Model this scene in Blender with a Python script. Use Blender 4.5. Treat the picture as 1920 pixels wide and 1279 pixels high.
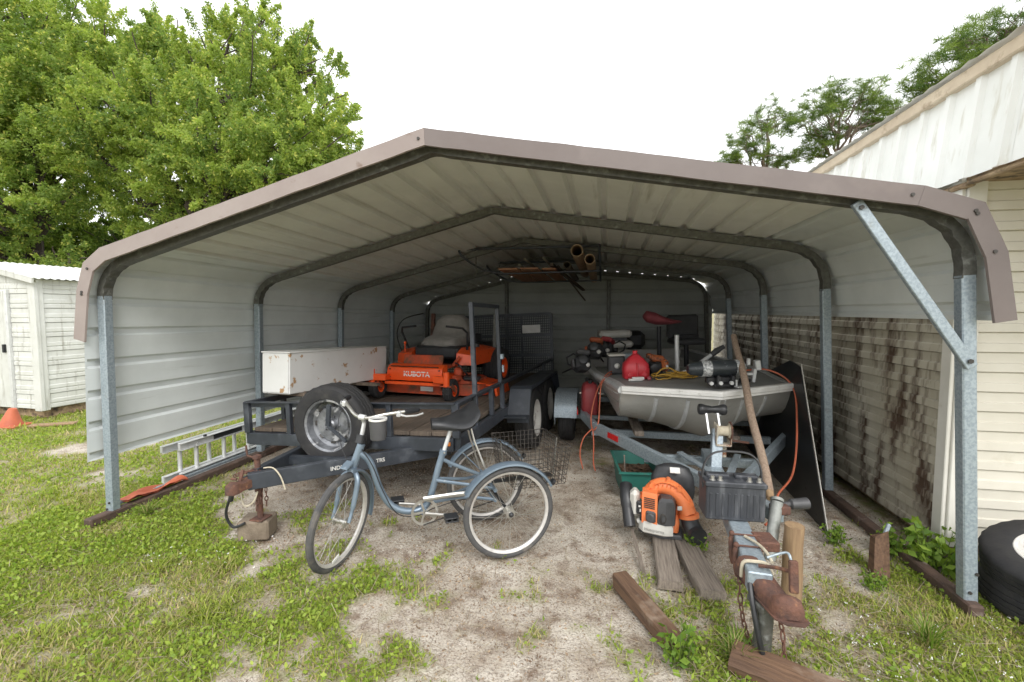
import bpy, math, random
import numpy as np
from mathutils import Matrix, Vector, Euler
random.seed(7); RNG = np.random.default_rng(11)
R = math.radians; PI = math.pi
SC = bpy.context.scene
COL = SC.collection
for o in list(bpy.data.objects): bpy.data.objects.remove(o)

# ------------------------------------------------------------------ camera
cam = bpy.data.cameras.new('camera'); cam.lens = 16.125; cam.sensor_width = 36; cam.clip_start = 0.02; cam.clip_end = 2000
co = bpy.data.objects.new('camera', cam); COL.objects.link(co)
co.location = (0, 0, 1.54); co.rotation_euler = (R(90-3.792), 0, R(11.1818)); SC.camera = co
# ------------------------------------------------------------------ overcast sky and soft sun
SUN_EL, SUN_AZ = 42, 155
W = bpy.data.worlds.new('World'); SC.world = W; W.use_nodes = True
nt = W.node_tree; nt.nodes.clear()
sky = nt.nodes.new('ShaderNodeTexSky'); sky.sky_type = 'NISHITA'; sky.sun_disc = False
sky.sun_elevation = R(SUN_EL); sky.sun_rotation = R(SUN_AZ); sky.dust_density = 6; sky.air_density = 1.5
hs = nt.nodes.new('ShaderNodeHueSaturation'); hs.inputs['Saturation'].default_value = .12; hs.inputs['Value'].default_value = 1.3
mx = nt.nodes.new('ShaderNodeMixRGB'); mx.inputs[0].default_value = .82; mx.inputs[2].default_value = (11.6, 11.75, 11.9, 1)
bg = nt.nodes.new('ShaderNodeBackground'); bg.inputs[1].default_value = .1
wo = nt.nodes.new('ShaderNodeOutputWorld')
nt.links.new(sky.outputs[0], hs.inputs['Color']); nt.links.new(hs.outputs[0], mx.inputs[1])
nt.links.new(mx.outputs[0], bg.inputs[0]); nt.links.new(bg.outputs[0], wo.inputs[0])
sl = bpy.data.lights.new('sun', 'SUN'); sl.energy = 1.1; sl.angle = R(28); sl.color = (1, .965, .92)
so = bpy.data.objects.new('sun', sl); COL.objects.link(so)
# sun stands behind the camera to the right: light travels along +Y, -X and down
dv = Vector((-math.cos(R(SUN_EL))*.42, math.cos(R(SUN_EL))*.90, -math.sin(R(SUN_EL))))
so.rotation_euler = dv.to_track_quat('-Z', 'Y').to_euler(); so.location = (6, -8, 14)
sky.sun_rotation = math.atan2(-dv.x, -dv.y)
SC.view_settings.view_transform = 'Standard'; SC.view_settings.look = 'None'
SC.view_settings.exposure = 0.82; SC.view_settings.gamma = 1.0; SC.view_settings.use_curve_mapping = False
SC.cycles.max_bounces = 7; SC.cycles.diffuse_bounces = 4; SC.cycles.glossy_bounces = 3; SC.cycles.transparent_max_bounces = 6; SC.cycles.use_adaptive_sampling = True; SC.cycles.adaptive_threshold = .02
SC.cycles.use_denoising = True

# ------------------------------------------------------------------ helpers
def T(x=0, y=0, z=0): return Matrix.Translation((x, y, z))
def RX(a): return Matrix.Rotation(R(a), 4, 'X')
def RY(a): return Matrix.Rotation(R(a), 4, 'Y')
def RZ(a): return Matrix.Rotation(R(a), 4, 'Z')
ID = Matrix.Identity(4)

class MB:
    def __init__(s): s.v = []; s.f = []; s.M = ID; s.mi = []; s.cur = 0
    def add(s, vs, fs):
        b = len(s.v); M = s.M
        s.v += [tuple(M @ Vector(p)) for p in vs]
        s.f += [tuple(i+b for i in f) for f in fs]; s.mi += [s.cur]*len(fs)
        return s
    def box(s, c, d, M=None, bev=0):
        """box centred on c, size d, optional extra rotation about c; bev chamfers its edges"""
        hx, hy, hz = d[0]/2, d[1]/2, d[2]/2
        vs = []; fs = []
        if bev <= 0:
            for x in (-1, 1):
                for y in (-1, 1):
                    for z in (-1, 1): vs.append((x*hx, y*hy, z*hz))
            fs = [(0, 1, 3, 2), (4, 6, 7, 5), (0, 4, 5, 1), (2, 3, 7, 6), (0, 2, 6, 4), (1, 5, 7, 3)]
        else:
            b = min(bev, hx*.95, hy*.95, hz*.95); idx = {}
            for x in (-1, 1):
                for y in (-1, 1):
                    for z in (-1, 1):
                        for k in range(3):
                            p = [x*(hx-b), y*(hy-b), z*(hz-b)]
                            p[k] = (x*hx, y*hy, z*hz)[k]
                            idx[(x, y, z, k)] = len(vs); vs.append(tuple(p))
            def q(ks): fs.append(tuple(idx[k] for k in ks))
            for k, (a, c2) in enumerate(((1, 2), (0, 2), (0, 1))):
                for sg in (-1, 1):
                    ring = []
                    for u, w in ((-1, -1), (1, -1), (1, 1), (-1, 1)):
                        sgn = [0, 0, 0]; sgn[k] = sg; sgn[a] = u; sgn[c2] = w
                        ring.append((sgn[0], sgn[1], sgn[2], k))
                    if (sg > 0) == (k == 1): ring.reverse()
                    q(ring)
            for k in range(3):          # edges along axis k
                a, c2 = [i for i in range(3) if i != k]
                for u in (-1, 1):
                    for w in (-1, 1):
                        s1 = [0]*3; s1[a] = u; s1[c2] = w; s1[k] = -1; s2 = list(s1); s2[k] = 1
                        q([(*s1, a), (*s2, a), (*s2, c2), (*s1, c2)])
            for x in (-1, 1):
                for y in (-1, 1):
                    for z in (-1, 1): q([(x, y, z, 0), (x, y, z, 1), (x, y, z, 2)])
        old = s.M; s.M = old @ T(*c) @ (M or ID); s.add(vs, fs); s.M = old
        return s
    def bar(s, a, b, w, h, up=(0, 0, 1), bev=0, ext=0):
        """rectangular bar from a to b, w sideways, h along up"""
        a = Vector(a); b = Vector(b); d = b-a; L = d.length; y = d.normalized()
        u = Vector(up); x = y.cross(u)
        if x.length < 1e-4: x = y.cross(Vector((1, 0, 0)))
        x.normalize(); z = x.cross(y)
        m = Matrix(((x.x, y.x, z.x, 0), (x.y, y.y, z.y, 0), (x.z, y.z, z.z, 0), (0, 0, 0, 1)))
        old = s.M; c = (a+b)/2; s.M = old @ T(*c) @ m; s.box((0, 0, 0), (w, L+ext*2, h), None, bev); s.M = old
        return s
    def tube(s, pts, r, n=8, closed=False, cap=True, flat=1.0):
        P = [Vector(p) for p in pts]; m = len(P)
        rr = r if isinstance(r, (list, tuple)) else [r]*m
        tang = []
        for i in range(m):
            if closed: t = P[(i+1) % m]-P[i-1]
            else: t = P[min(i+1, m-1)]-P[max(i-1, 0)]
            tang.append(t.normalized() if t.length > 1e-9 else Vector((0, 0, 1)))
        t0 = tang[0]; nrm = t0.cross(Vector((0, 0, 1)))
        if nrm.length < 1e-3: nrm = t0.cross(Vector((1, 0, 0)))
        nrm.normalize(); vs = []; fs = []
        for i in range(m):
            t = tang[i]; nrm = (nrm-t*nrm.dot(t))
            if nrm.length < 1e-6: nrm = t.cross(Vector((1, 0, 0)))
            nrm.normalize(); bn = t.cross(nrm)
            for k in range(n):
                a = 2*PI*k/n+PI/n
                vs.append(tuple(P[i]+nrm*(math.cos(a)*rr[i])+bn*(math.sin(a)*rr[i]*flat)))
        for i in range(m if closed else m-1):
            j = (i+1) % m
            for k in range(n):
                l = (k+1) % n; fs.append((i*n+k, i*n+l, j*n+l, j*n+k))
        if cap and not closed:
            fs.append(tuple(range(n))[::-1]); fs.append(tuple((m-1)*n+k for k in range(n)))
        return s.add(vs, fs)
    def cyl(s, a, b, r, n=16, r2=None): return s.tube([a, b], [r, r if r2 is None else r2], n)
    def lathe(s, prof, n=24, M=None, closed=False, a0=0, a1=360):
        """prof: (radius, height) pairs turned about local Z"""
        vs = []; fs = []; m = len(prof); full = abs(a1-a0) >= 360; cnt = n if full else n+1
        for k in range(cnt):
            a = R(a0+(a1-a0)*k/n)
            for (r, z) in prof: vs.append((r*math.cos(a), r*math.sin(a), z))
        for k in range(n):
            l = (k+1) % cnt
            for i in range(m if closed else m-1):
                j = (i+1) % m; fs.append((k*m+i, l*m+i, l*m+j, k*m+j))
        old = s.M; s.M = old @ (M or ID); s.add(vs, fs); s.M = old
        return s
    def prism(s, poly, th, M=None):
        """poly in local XY, extruded th along local Z (centred)"""
        n = len(poly)
        vs = [(x, y, -th/2) for x, y in poly]+[(x, y, th/2) for x, y in poly]
        fs = [tuple(range(n))[::-1], tuple(range(n, 2*n))]+[(i, (i+1) % n, n+(i+1) % n, n+i) for i in range(n)]
        old = s.M; s.M = old @ (M or ID); s.add(vs, fs); s.M = old
        return s
    def loft(s, rings, cap=True, closed=True):
        n = len(rings[0]); vs = [p for r in rings for p in r]; fs = []
        for i in range(len(rings)-1):
            for k in range(n if closed else n-1):
                l = (k+1) % n; fs.append((i*n+k, i*n+l, (i+1)*n+l, (i+1)*n+k))
        if cap and closed:
            fs.append(tuple(range(n))[::-1]); b = (len(rings)-1)*n; fs.append(tuple(b+k for k in range(n)))
        return s.add(vs, fs)
    def sphere(s, c, r, n=12, m=8, sc=(1, 1, 1)):
        vs = []; fs = []
        for i in range(m+1):
            a = PI*i/m
            for k in range(n):
                b = 2*PI*k/n; vs.append((c[0]+r*sc[0]*math.sin(a)*math.cos(b), c[1]+r*sc[1]*math.sin(a)*math.sin(b), c[2]+r*sc[2]*math.cos(a)))
        for i in range(m):
            for k in range(n):
                l = (k+1) % n; fs.append((i*n+k, (i+1)*n+k, (i+1)*n+l, i*n+l))
        return s.add(vs, fs)
    def build(s, name, mat, parent=None, world=False, smooth=35, kind=None):
        vs = s.v
        if world and parent is not None:
            inv = WM[parent.name].inverted(); vs = [tuple(inv @ Vector(p)) for p in vs]
        me = bpy.data.meshes.new(name); me.from_pydata(vs, [], s.f)
        for m in (mat if isinstance(mat, (list, tuple)) else [mat]): me.materials.append(m)
        if any(s.mi): me.polygons.foreach_set('material_index', s.mi)
        me.validate(clean_customdata=False)
        if smooth:
            me.polygons.foreach_set('use_smooth', [True]*len(me.polygons)); me.set_sharp_from_angle(angle=R(smooth))
        o = bpy.data.objects.new(name, me); COL.objects.link(o)
        if parent is not None:
            o.parent = parent; WM[o.name] = WM[parent.name].copy()
        else: WM[o.name] = ID.copy()
        if kind: o['kind'] = kind
        return o

WM = {}
def tag(o, label, cat, group=None, kind=None):
    o['label'] = label
    if cat: o['category'] = cat
    if group: o['group'] = group
    if kind: o['kind'] = kind
    return o
def thing(name, label, cat, loc=(0, 0, 0), M=None, group=None):
    o = bpy.data.objects.new(name, None); COL.objects.link(o); o.empty_display_size = .1
    m = T(*loc) @ (M or ID); o.matrix_world = m; WM[o.name] = m.copy()
    return tag(o, label, cat, group)
def dup(root, M, label, group=None):
    r = root.copy(); COL.objects.link(r); r.matrix_world = M; WM[r.name] = M.copy(); r['label'] = label
    if group: r['group'] = group
    for ch in list(root.children):
        c = ch.copy(); COL.objects.link(c); c.parent = r; WM[c.name] = M.copy()
        for g in list(ch.children):
            d = g.copy(); COL.objects.link(d); d.parent = c
    return r
def share(o, name, parent, M):
    """another piece with the same mesh under the same parent"""
    c = o.copy(); c.name = name; COL.objects.link(c); c.parent = parent; c.matrix_local = M; return c
def text_part(txt, size, M, mat, parent, bold=0.0, name='lettering', sx=1.0, depth=.0008):
    cu = bpy.data.curves.new(name, 'FONT'); cu.body = txt; cu.size = size; cu.extrude = depth; cu.offset = bold; cu.align_x = 'CENTER'; cu.align_y = 'CENTER'
    tmp = bpy.data.objects.new('tmp_text', cu); COL.objects.link(tmp)
    dg = bpy.context.evaluated_depsgraph_get(); me = bpy.data.meshes.new_from_object(tmp.evaluated_get(dg))
    bpy.data.objects.remove(tmp)
    me.transform(M @ Matrix.Diagonal((sx, 1, 1, 1))); me.materials.clear(); me.materials.append(mat); me.name = name
    o = bpy.data.objects.new(name, me); COL.objects.link(o); o.parent = parent; WM[o.name] = WM[parent.name].copy()
    return o

# ------------------------------------------------------------------ materials
def mk(name, col, col2=None, scale=6, lo=.35, hi=.65, rough=.6, metal=0, bump=0, bscale=60, stretch=(1, 1, 1), spot=None, sscale=9, slo=.6, shi=.66,
       srough=.9, rnd=0, spec=.5, trans=0, detail=4, wrough=0, coord='Object', sstretch=(1, 1, 1), coat=0):
    m = bpy.data.materials.new(name); m.use_nodes = True; t = m.node_tree; N = t.nodes; L = t.links
    b = N['Principled BSDF']; b.inputs['Roughness'].default_value = rough; b.inputs['Metallic'].default_value = metal
    b.inputs['Specular IOR Level'].default_value = spec
    if coat: b.inputs['Coat Weight'].default_value = coat
    tc = N.new('ShaderNodeTexCoord')
    def noise(sc, st, dt=detail):
        mp = N.new('ShaderNodeMapping'); mp.inputs['Scale'].default_value = st; L.new(tc.outputs[coord], mp.inputs[0])
        n = N.new('ShaderNodeTexNoise'); n.inputs['Scale'].default_value = sc; n.inputs['Detail'].default_value = dt; n.inputs['Roughness'].default_value = .62
        L.new(mp.outputs[0], n.inputs['Vector']); return n.outputs['Fac']
    def ramp(sock, a, c):
        r = N.new('ShaderNodeMapRange'); r.inputs[1].default_value = a; r.inputs[2].default_value = c; L.new(sock, r.inputs[0]); return r.outputs[0]
    def mix(f, a, c):
        x = N.new('ShaderNodeMixRGB'); L.new(f, x.inputs[0])
        for i, v in ((1, a), (2, c)):
            if isinstance(v, tuple): x.inputs[i].default_value = (*v, 1)
            else: L.new(v, x.inputs[i])
        return x.outputs[0]
    if col2 is None: col2 = tuple(c*.78 for c in col)
    base = mix(ramp(noise(scale, stretch), lo, hi), col, col2)
    if spot is not None:
        sf = ramp(noise(sscale, sstretch, 5), slo, shi); base = mix(sf, base, spot)
        rr = N.new('ShaderNodeMapRange'); rr.inputs[3].default_value = rough; rr.inputs[4].default_value = srough; L.new(sf, rr.inputs[0]); L.new(rr.outputs[0], b.inputs['Roughness'])
        if metal:
            rm = N.new('ShaderNodeMapRange'); rm.inputs[3].default_value = metal; rm.inputs[4].default_value = 0; L.new(sf, rm.inputs[0]); L.new(rm.outputs[0], b.inputs['Metallic'])
    if rnd:
        oi = N.new('ShaderNodeObjectInfo'); r = N.new('ShaderNodeMapRange'); r.inputs[3].default_value = 1-rnd; r.inputs[4].default_value = 1+rnd
        L.new(oi.outputs['Random'], r.inputs[0]); h = N.new('ShaderNodeHueSaturation'); L.new(base, h.inputs['Color']); L.new(r.outputs[0], h.inputs['Value']); base = h.outputs[0]
    L.new(base, b.inputs['Base Color'])
    if bump:
        bp = N.new('ShaderNodeBump'); bp.inputs['Strength'].default_value = bump; bp.inputs['Distance'].default_value = .01
        L.new(noise(bscale, stretch, 2), bp.inputs['Height']); L.new(bp.outputs[0], b.inputs['Normal'])
    return m

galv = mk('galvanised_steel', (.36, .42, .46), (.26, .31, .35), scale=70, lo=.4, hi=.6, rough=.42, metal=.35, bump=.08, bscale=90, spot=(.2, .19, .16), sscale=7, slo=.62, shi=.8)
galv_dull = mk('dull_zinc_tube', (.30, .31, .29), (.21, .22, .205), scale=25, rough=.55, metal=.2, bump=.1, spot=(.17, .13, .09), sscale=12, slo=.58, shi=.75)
galv_dark = mk('weathered_shaded_steel_tube', (.14, .14, .125), (.09, .09, .08), scale=30, rough=.5, metal=.3, bump=.1, spot=(.25, .26, .245), sscale=14, slo=.57, shi=.72)  # dark steel; on the roof bows its darkness is painted underside shade
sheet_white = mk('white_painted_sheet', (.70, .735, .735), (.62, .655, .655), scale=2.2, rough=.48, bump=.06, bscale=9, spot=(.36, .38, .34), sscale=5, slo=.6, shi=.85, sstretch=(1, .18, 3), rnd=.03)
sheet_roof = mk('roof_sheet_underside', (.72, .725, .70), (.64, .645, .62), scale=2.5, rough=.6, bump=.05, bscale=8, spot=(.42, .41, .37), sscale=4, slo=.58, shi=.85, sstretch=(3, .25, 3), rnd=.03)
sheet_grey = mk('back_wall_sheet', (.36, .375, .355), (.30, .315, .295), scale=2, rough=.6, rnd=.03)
mauve = mk('mauve_trim_paint', (.145, .118, .111), (.165, .137, .129), scale=3, rough=.45, spot=(.225, .19, .18), sscale=2.5, slo=.58, shi=.85)
mauve_pale = mk('pale_trim_paint', (.30, .255, .235), (.26, .215, .20), scale=3, rough=.55, spot=(.17, .12, .095), sscale=9, slo=.62, shi=.8)  # paler tone for the left run of gable trim
screw_m = mk('dark_screw', (.05, .045, .04), rough=.5)
rust = mk('rusty_steel', (.15, .068, .045), (.075, .042, .034), scale=14, rough=.85, bump=.5, bscale=70, spot=(.27, .13, .07), sscale=20, slo=.58, shi=.72)
rust_wood = mk('brown_rail', (.11, .068, .05), (.065, .045, .036), scale=10, rough=.85, bump=.4, bscale=40, spot=(.25, .2, .17), sscale=8, slo=.58, shi=.7)
black_paint = mk('blue_black_trailer_paint', (.028, .033, .042), (.045, .052, .064), scale=7, rough=.42, bump=.12, bscale=60, spot=(.10, .11, .125), sscale=6, slo=.56, shi=.8)
bike_rubber = mk('dusty_bicycle_tyre', (.055, .055, .057), (.085, .083, .08), scale=14, rough=.85, spot=(.15, .135, .115), sscale=9, slo=.56, shi=.75)
rubber = mk('tyre_rubber', (.017, .017, .019), (.027, .026, .026), scale=12, rough=.78, bump=.15, bscale=90, spot=(.075, .07, .062), sscale=7, slo=.6, shi=.85)
black_plastic = mk('black_plastic', (.017, .018, .02), (.03, .031, .034), scale=9, rough=.42, bump=.05, spot=(.07, .068, .06), sscale=8, slo=.62, shi=.85)
grey_plastic = mk('grey_plastic', (.055, .055, .058), (.075, .075, .078), scale=9, rough=.5, bump=.05)
blue_metal = mk('blue_bicycle_paint', (.15, .20, .255), (.19, .245, .30), scale=5, rough=.34, metal=.35, spot=(.34, .38, .40), sscale=16, slo=.64, shi=.72, coat=.25, bump=.02)
chrome = mk('dull_chrome', (.55, .54, .51), (.42, .41, .38), scale=20, rough=.32, metal=.75, spot=(.22, .15, .1), sscale=22, slo=.6, shi=.75)
alu = mk('bare_aluminium', (.68, .69, .69), (.58, .59, .59), scale=16, rough=.42, metal=.35, spot=(.3, .3, .29), sscale=10, slo=.58, shi=.8)
rim_white = mk('white_rim_paint', (.62, .61, .58), (.5, .48, .45), scale=14, rough=.5, spot=(.2, .13, .09), sscale=17, slo=.62, shi=.72)
orange = mk('orange_mower_paint', (.86, .10, .012), (.76, .085, .012), scale=5, rough=.4, spot=(.22, .09, .045), sscale=8, slo=.6, shi=.8, coat=.15)
orange_dirty = mk('dirty_orange_deck', (.55, .07, .018), (.33, .06, .025), scale=7, rough=.65, spot=(.14, .075, .045), sscale=6, slo=.48, shi=.66)
white_letter = mk('white_lettering', (.8, .8, .78), rough=.5)
white_box = mk('white_chest_paint', (.66, .66, .645), (.6, .6, .585), scale=3, rough=.5, bump=.04, bscale=8, spot=(.36, .22, .11), sscale=8, slo=.615, shi=.66)
deck_wood = mk('weathered_deck_wood', (.13, .10, .075), (.075, .058, .045), scale=7, stretch=(9, .7, 1), rough=.85, bump=.35, bscale=12, rnd=.22)
grey_wood = mk('grey_weathered_timber', (.30, .255, .21), (.13, .105, .085), scale=6, stretch=(14, .8, 6), lo=.3, hi=.7, rough=.9, bump=.9, bscale=7, rnd=.1)
brown_wood = mk('brown_timber', (.165, .095, .055), (.085, .048, .03), scale=5, stretch=(10, .7, 8), rough=.85, bump=.5, bscale=7, spot=(.26, .2, .15), sscale=6, slo=.56, shi=.75)
tan_wood = mk('fresh_tan_post_wood', (.33, .225, .125), (.22, .14, .08), scale=5, stretch=(8, 8, .7), rough=.75, bump=.3, bscale=10)
handle_wood = mk('bleached_handle_wood', (.36, .27, .20), (.22, .155, .115), scale=8, stretch=(10, 10, 1), rough=.8, bump=.4, bscale=18)
ply = mk('reddish_board', (.34, .17, .09), (.24, .115, .065), scale=4, stretch=(8, .5, 4), rough=.75, rnd=.15)
concrete = mk('weathered_concrete', (.25, .20, .15), (.165, .13, .095), scale=9, rough=.92, bump=.5, bscale=50, spot=(.12, .09, .065), sscale=6, slo=.55, shi=.75)
hull_paint = mk('olive_aluminium_hull', (.52, .51, .475), (.44, .43, .40), scale=3, rough=.4, metal=.4, bump=.06, bscale=12, spot=(.32, .30, .26), sscale=5, slo=.55, shi=.85, sstretch=(1, 1, 2.5))
hull_in = mk('boat_deck_grey', (.32, .325, .32), (.27, .275, .27), scale=6, rough=.6, metal=.2)
white_alu = mk('white_bow_moulding', (.78, .77, .74), (.68, .67, .64), scale=9, rough=.5, spot=(.3, .28, .24), sscale=12, slo=.6, shi=.8)
red_plastic = mk('red_fuel_can_plastic', (.60, .035, .05), (.5, .028, .04), scale=6, rough=.38, spot=(.3, .06, .06), sscale=9, slo=.62, shi=.85)
red_old = mk('dull_red_plastic', (.30, .04, .045), (.22, .03, .035), scale=6, rough=.5)
red_fade = mk('faded_pink_vinyl', (.36, .085, .10), (.28, .06, .075), scale=6, rough=.7)
reflector_red = mk('red_reflector', (.62, .02, .02), rough=.25)
cord_m = mk('orange_cord', (.50, .13, .065), (.4, .1, .05), scale=20, rough=.6)
rope_y = mk('yellow_rope', (.55, .33, .05), (.42, .24, .04), scale=40, rough=.8)
rope_w = mk('dirty_white_strap', (.52, .47, .36), (.4, .35, .26), scale=30, rough=.85)
green_bin = mk('green_plastic_bin', (.018, .12, .095), (.025, .15, .12), scale=6, rough=.5, spot=(.10, .13, .10), sscale=7, slo=.6, shi=.8)
blower_orange = mk('blower_orange_plastic', (.80, .22, .075), (.74, .19, .06), scale=6, rough=.42, spot=(.5, .24, .13), sscale=10, slo=.66, shi=.8)
pale_plastic = mk('pale_grey_plastic', (.60, .585, .54), (.5, .485, .44), scale=6, rough=.5)
battery_m = mk('dusty_battery_case', (.032, .035, .042), (.05, .054, .062), scale=7, rough=.55, spot=(.15, .155, .165), sscale=5, slo=.52, shi=.78, stretch=(3, 3, .6), sstretch=(4, 4, .7))
black_sheet = mk('black_sheet', (.010, .011, .012), (.016, .017, .018), scale=4, rough=.38, spot=(.05, .05, .05), sscale=13, slo=.66, shi=.72)
siding_m = mk('cream_vinyl_siding', (.66, .63, .55), (.60, .57, .49), scale=3, rough=.55, bump=.05, bscale=20, rnd=.02, spot=(.45, .41, .31), sscale=4, slo=.6, shi=.9)
siding_dirty = mk('mildewed_vinyl_siding', (.46, .43, .35), (.34, .305, .23), scale=2.6, stretch=(1, 1, .35), lo=.35, hi=.7, rough=.65, bump=.05, bscale=20, rnd=.04, spot=(.075, .045, .028), sscale=4.2, slo=.475, shi=.64, sstretch=(.3, 1.7, .42))
trim_white = mk('white_corner_trim', (.70, .685, .63), (.62, .60, .54), scale=3, rough=.5, spot=(.4, .36, .28), sscale=6, slo=.62, shi=.8)
metal_band = mk('white_ribbed_metal', (.74, .745, .72), (.66, .665, .63), scale=2, rough=.5, spot=(.42, .38, .28), sscale=4, slo=.57, shi=.85, sstretch=(1, 4, .8))
beige_trim = mk('beige_fascia', (.56, .47, .35), (.46, .37, .27), scale=5, rough=.7, spot=(.22, .15, .09), sscale=8, slo=.58, shi=.75)
rot_wood = mk('rotten_wood', (.42, .31, .19), (.2, .13, .075), scale=10, rough=.9, bump=.6, bscale=25, spot=(.06, .045, .035), sscale=9, slo=.5, shi=.65)
shed_white = mk('aged_white_shed_metal', (.62, .63, .60), (.53, .535, .5), scale=3, rough=.55, spot=(.25, .235, .19), sscale=5, slo=.56, shi=.8, sstretch=(3, 3, .4), rnd=.03)
seat_cover = mk('grey_seat_cover', (.27, .255, .235), (.19, .18, .165), scale=7, rough=.9, bump=.5, bscale=9)
pvc = mk('tan_pipe', (.42, .29, .18), (.33, .22, .13), scale=5, rough=.6)
pale_pipe = mk('pale_pipe', (.5, .48, .4), rough=.5)
wire_m = mk('dark_basket_wire', (.09, .08, .07), (.055, .05, .045), scale=30, rough=.5, metal=.5)
steel_rim = mk('bare_steel_rim', (.30, .31, .33), (.13, .135, .145), scale=8, lo=.4, hi=.6, rough=.4, metal=.55, spot=(.5, .5, .5), sscale=6, slo=.58, shi=.64)
bark = mk('tree_bark', (.085, .066, .052), (.05, .04, .032), scale=8, stretch=(3, 3, .6), rough=.95, bump=.8, bscale=12)
pine_bark = mk('pine_bark', (.22, .175, .145), (.13, .10, .085), scale=6, stretch=(2, 2, .7), rough=.95)
label_white = mk('white_sticker', (.72, .71, .68), rough=.5)
orange_rag = mk('faded_orange_plastic', (.52, .13, .06), (.4, .1, .05), scale=6, rough=.6)
# ------------------------------------------------------------------ ground
def _hash(ix, iy, seed):
    n = (ix*374761393+iy*668265263+seed*1442695041) & 0xFFFFFFFF
    n = ((n ^ (n >> 13))*1274126177) & 0xFFFFFFFF
    return ((n ^ (n >> 16)) & 0xFFFF)/65535.0
def vnoise(x, y, seed=0):
    x = np.asarray(x, float); y = np.asarray(y, float)
    ix = np.floor(x).astype(np.int64); iy = np.floor(y).astype(np.int64); fx = x-ix; fy = y-iy
    fx = fx*fx*(3-2*fx); fy = fy*fy*(3-2*fy)
    a = _hash(ix, iy, seed); b = _hash(ix+1, iy, seed); c = _hash(ix, iy+1, seed); d = _hash(ix+1, iy+1, seed)
    return (a*(1-fx)+b*fx)*(1-fy)+(c*(1-fx)+d*fx)*fy
def fbm(x, y, seed=0, oct=4):
    s = 0; a = .5; t = 0
    for i in range(oct):
        s = s+a*vnoise(x*2**i, y*2**i, seed+i*17); t += a; a *= .55
    return s/t
def sm(a, b, x): t = np.clip((x-a)/(b-a), 0, 1); return t*t*(3-2*t)
def grass_cover(x, y):
    """0 bare sand .. 1 closed turf"""
    x = np.asarray(x, float); y = np.asarray(y, float)
    left = 1-sm(-2.2, -1.1, x+.25*(y-2.0))
    right = sm(-.15, .55, x+.35*(y-2.2))*.9
    near = .46+0*x
    base = np.maximum(np.maximum(left*.95, right*1.02), near)
    base = np.maximum(base, sm(.95, 1.5, x)*1.15)
    inside = sm(2.55, 3.05, y+.15*(x+3.5)*(x < -1))*(1-sm(3.45, 3.75, -x))*(1-sm(1.95, 2.2, x))
    base = base*(1-inside)+inside*np.where(x < -2.9, .42, .10)
    base = base*(1-.55*np.exp(-((x+.75)**2/.30+(y-2.0)**2/.25)))
    n = fbm(x*1.7+3, y*1.7+9, 5, 4); n2 = fbm(x*6+1, y*6+4, 9, 3)
    return np.clip(base+(n-.5)*1.7+(n2-.5)*1.1, 0, 1)
def gz(x, y): x = np.asarray(x); y = np.asarray(y); return .012*(fbm(x*1.3, y*1.3, 31, 3)-.5)+.010*(fbm(x*7, y*7, 37, 3)-.5)-.009

def axis(lo, hi, a, b, d, far):
    core = np.arange(lo, hi+1e-6, d)
    L1 = [lo]; s = d
    while L1[-1] > a: s *= 1.35; L1.append(L1[-1]-s)
    L2 = [hi]; s = d
    while L2[-1] < b: s *= 1.35; L2.append(L2[-1]+s)
    return np.array(L1[:0:-1]+list(core)+L2[1:])
gx = axis(-6.2, 2.9, -420, 420, .045, 0); gy = axis(1.0, 6.2, -60, 500, .045, 0)
XX, YY = np.meshgrid(gx, gy); ZZ = gz(XX, YY)
me = bpy.data.meshes.new('ground'); nx, ny = len(gx), len(gy)
verts = np.stack([XX, YY, ZZ], -1).reshape(-1, 3)
ii = (np.arange(ny-1)[:, None]*nx+np.arange(nx-1)[None, :]).reshape(-1)
faces = np.stack([ii, ii+1, ii+1+nx, ii+nx], -1)
def fast_mesh(me, verts, faces):
    k = faces.shape[1]
    me.vertices.add(len(verts)); me.vertices.foreach_set('co', np.ascontiguousarray(verts, dtype=np.float32).reshape(-1))
    me.loops.add(faces.size); me.loops.foreach_set('vertex_index', np.ascontiguousarray(faces, dtype=np.int32).reshape(-1))
    me.polygons.add(len(faces)); me.polygons.foreach_set('loop_start', np.arange(0, faces.size, k, dtype=np.int32))
    try: me.polygons.foreach_set('loop_total', np.full(len(faces), k, dtype=np.int32))
    except Exception: pass
    me.update(calc_edges=True)
fast_mesh(me, verts, faces)
at = me.attributes.new('cover', 'FLOAT', 'POINT'); at.data.foreach_set('value', grass_cover(verts[:, 0], verts[:, 1]).astype(np.float32))
me.polygons.foreach_set('use_smooth', [True]*len(me.polygons))
gm = bpy.data.materials.new('sandy_soil'); gm.use_nodes = True; t = gm.node_tree; N = t.nodes; L = t.links; b = N['Principled BSDF']
b.inputs['Roughness'].default_value = .95; b.inputs['Specular IOR Level'].default_value = .15
geo = N.new('ShaderNodeNewGeometry'); cov = N.new('ShaderNodeAttribute'); cov.attribute_name = 'cover'
def gn(sc, dt=4, kind='ShaderNodeTexNoise'):
    n = N.new(kind); n.inputs['Scale'].default_value = sc
    if 'Noise' in kind: n.inputs['Detail'].default_value = dt; n.inputs['Roughness'].default_value = .68
    L.new(geo.outputs['Position'], n.inputs['Vector']); return n
def rng(s, a, c, lo=0, hi=1):
    r = N.new('ShaderNodeMapRange'); r.inputs[1].default_value = a; r.inputs[2].default_value = c; r.inputs[3].default_value = lo; r.inputs[4].default_value = hi; L.new(s, r.inputs[0]); return r.outputs[0]
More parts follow.
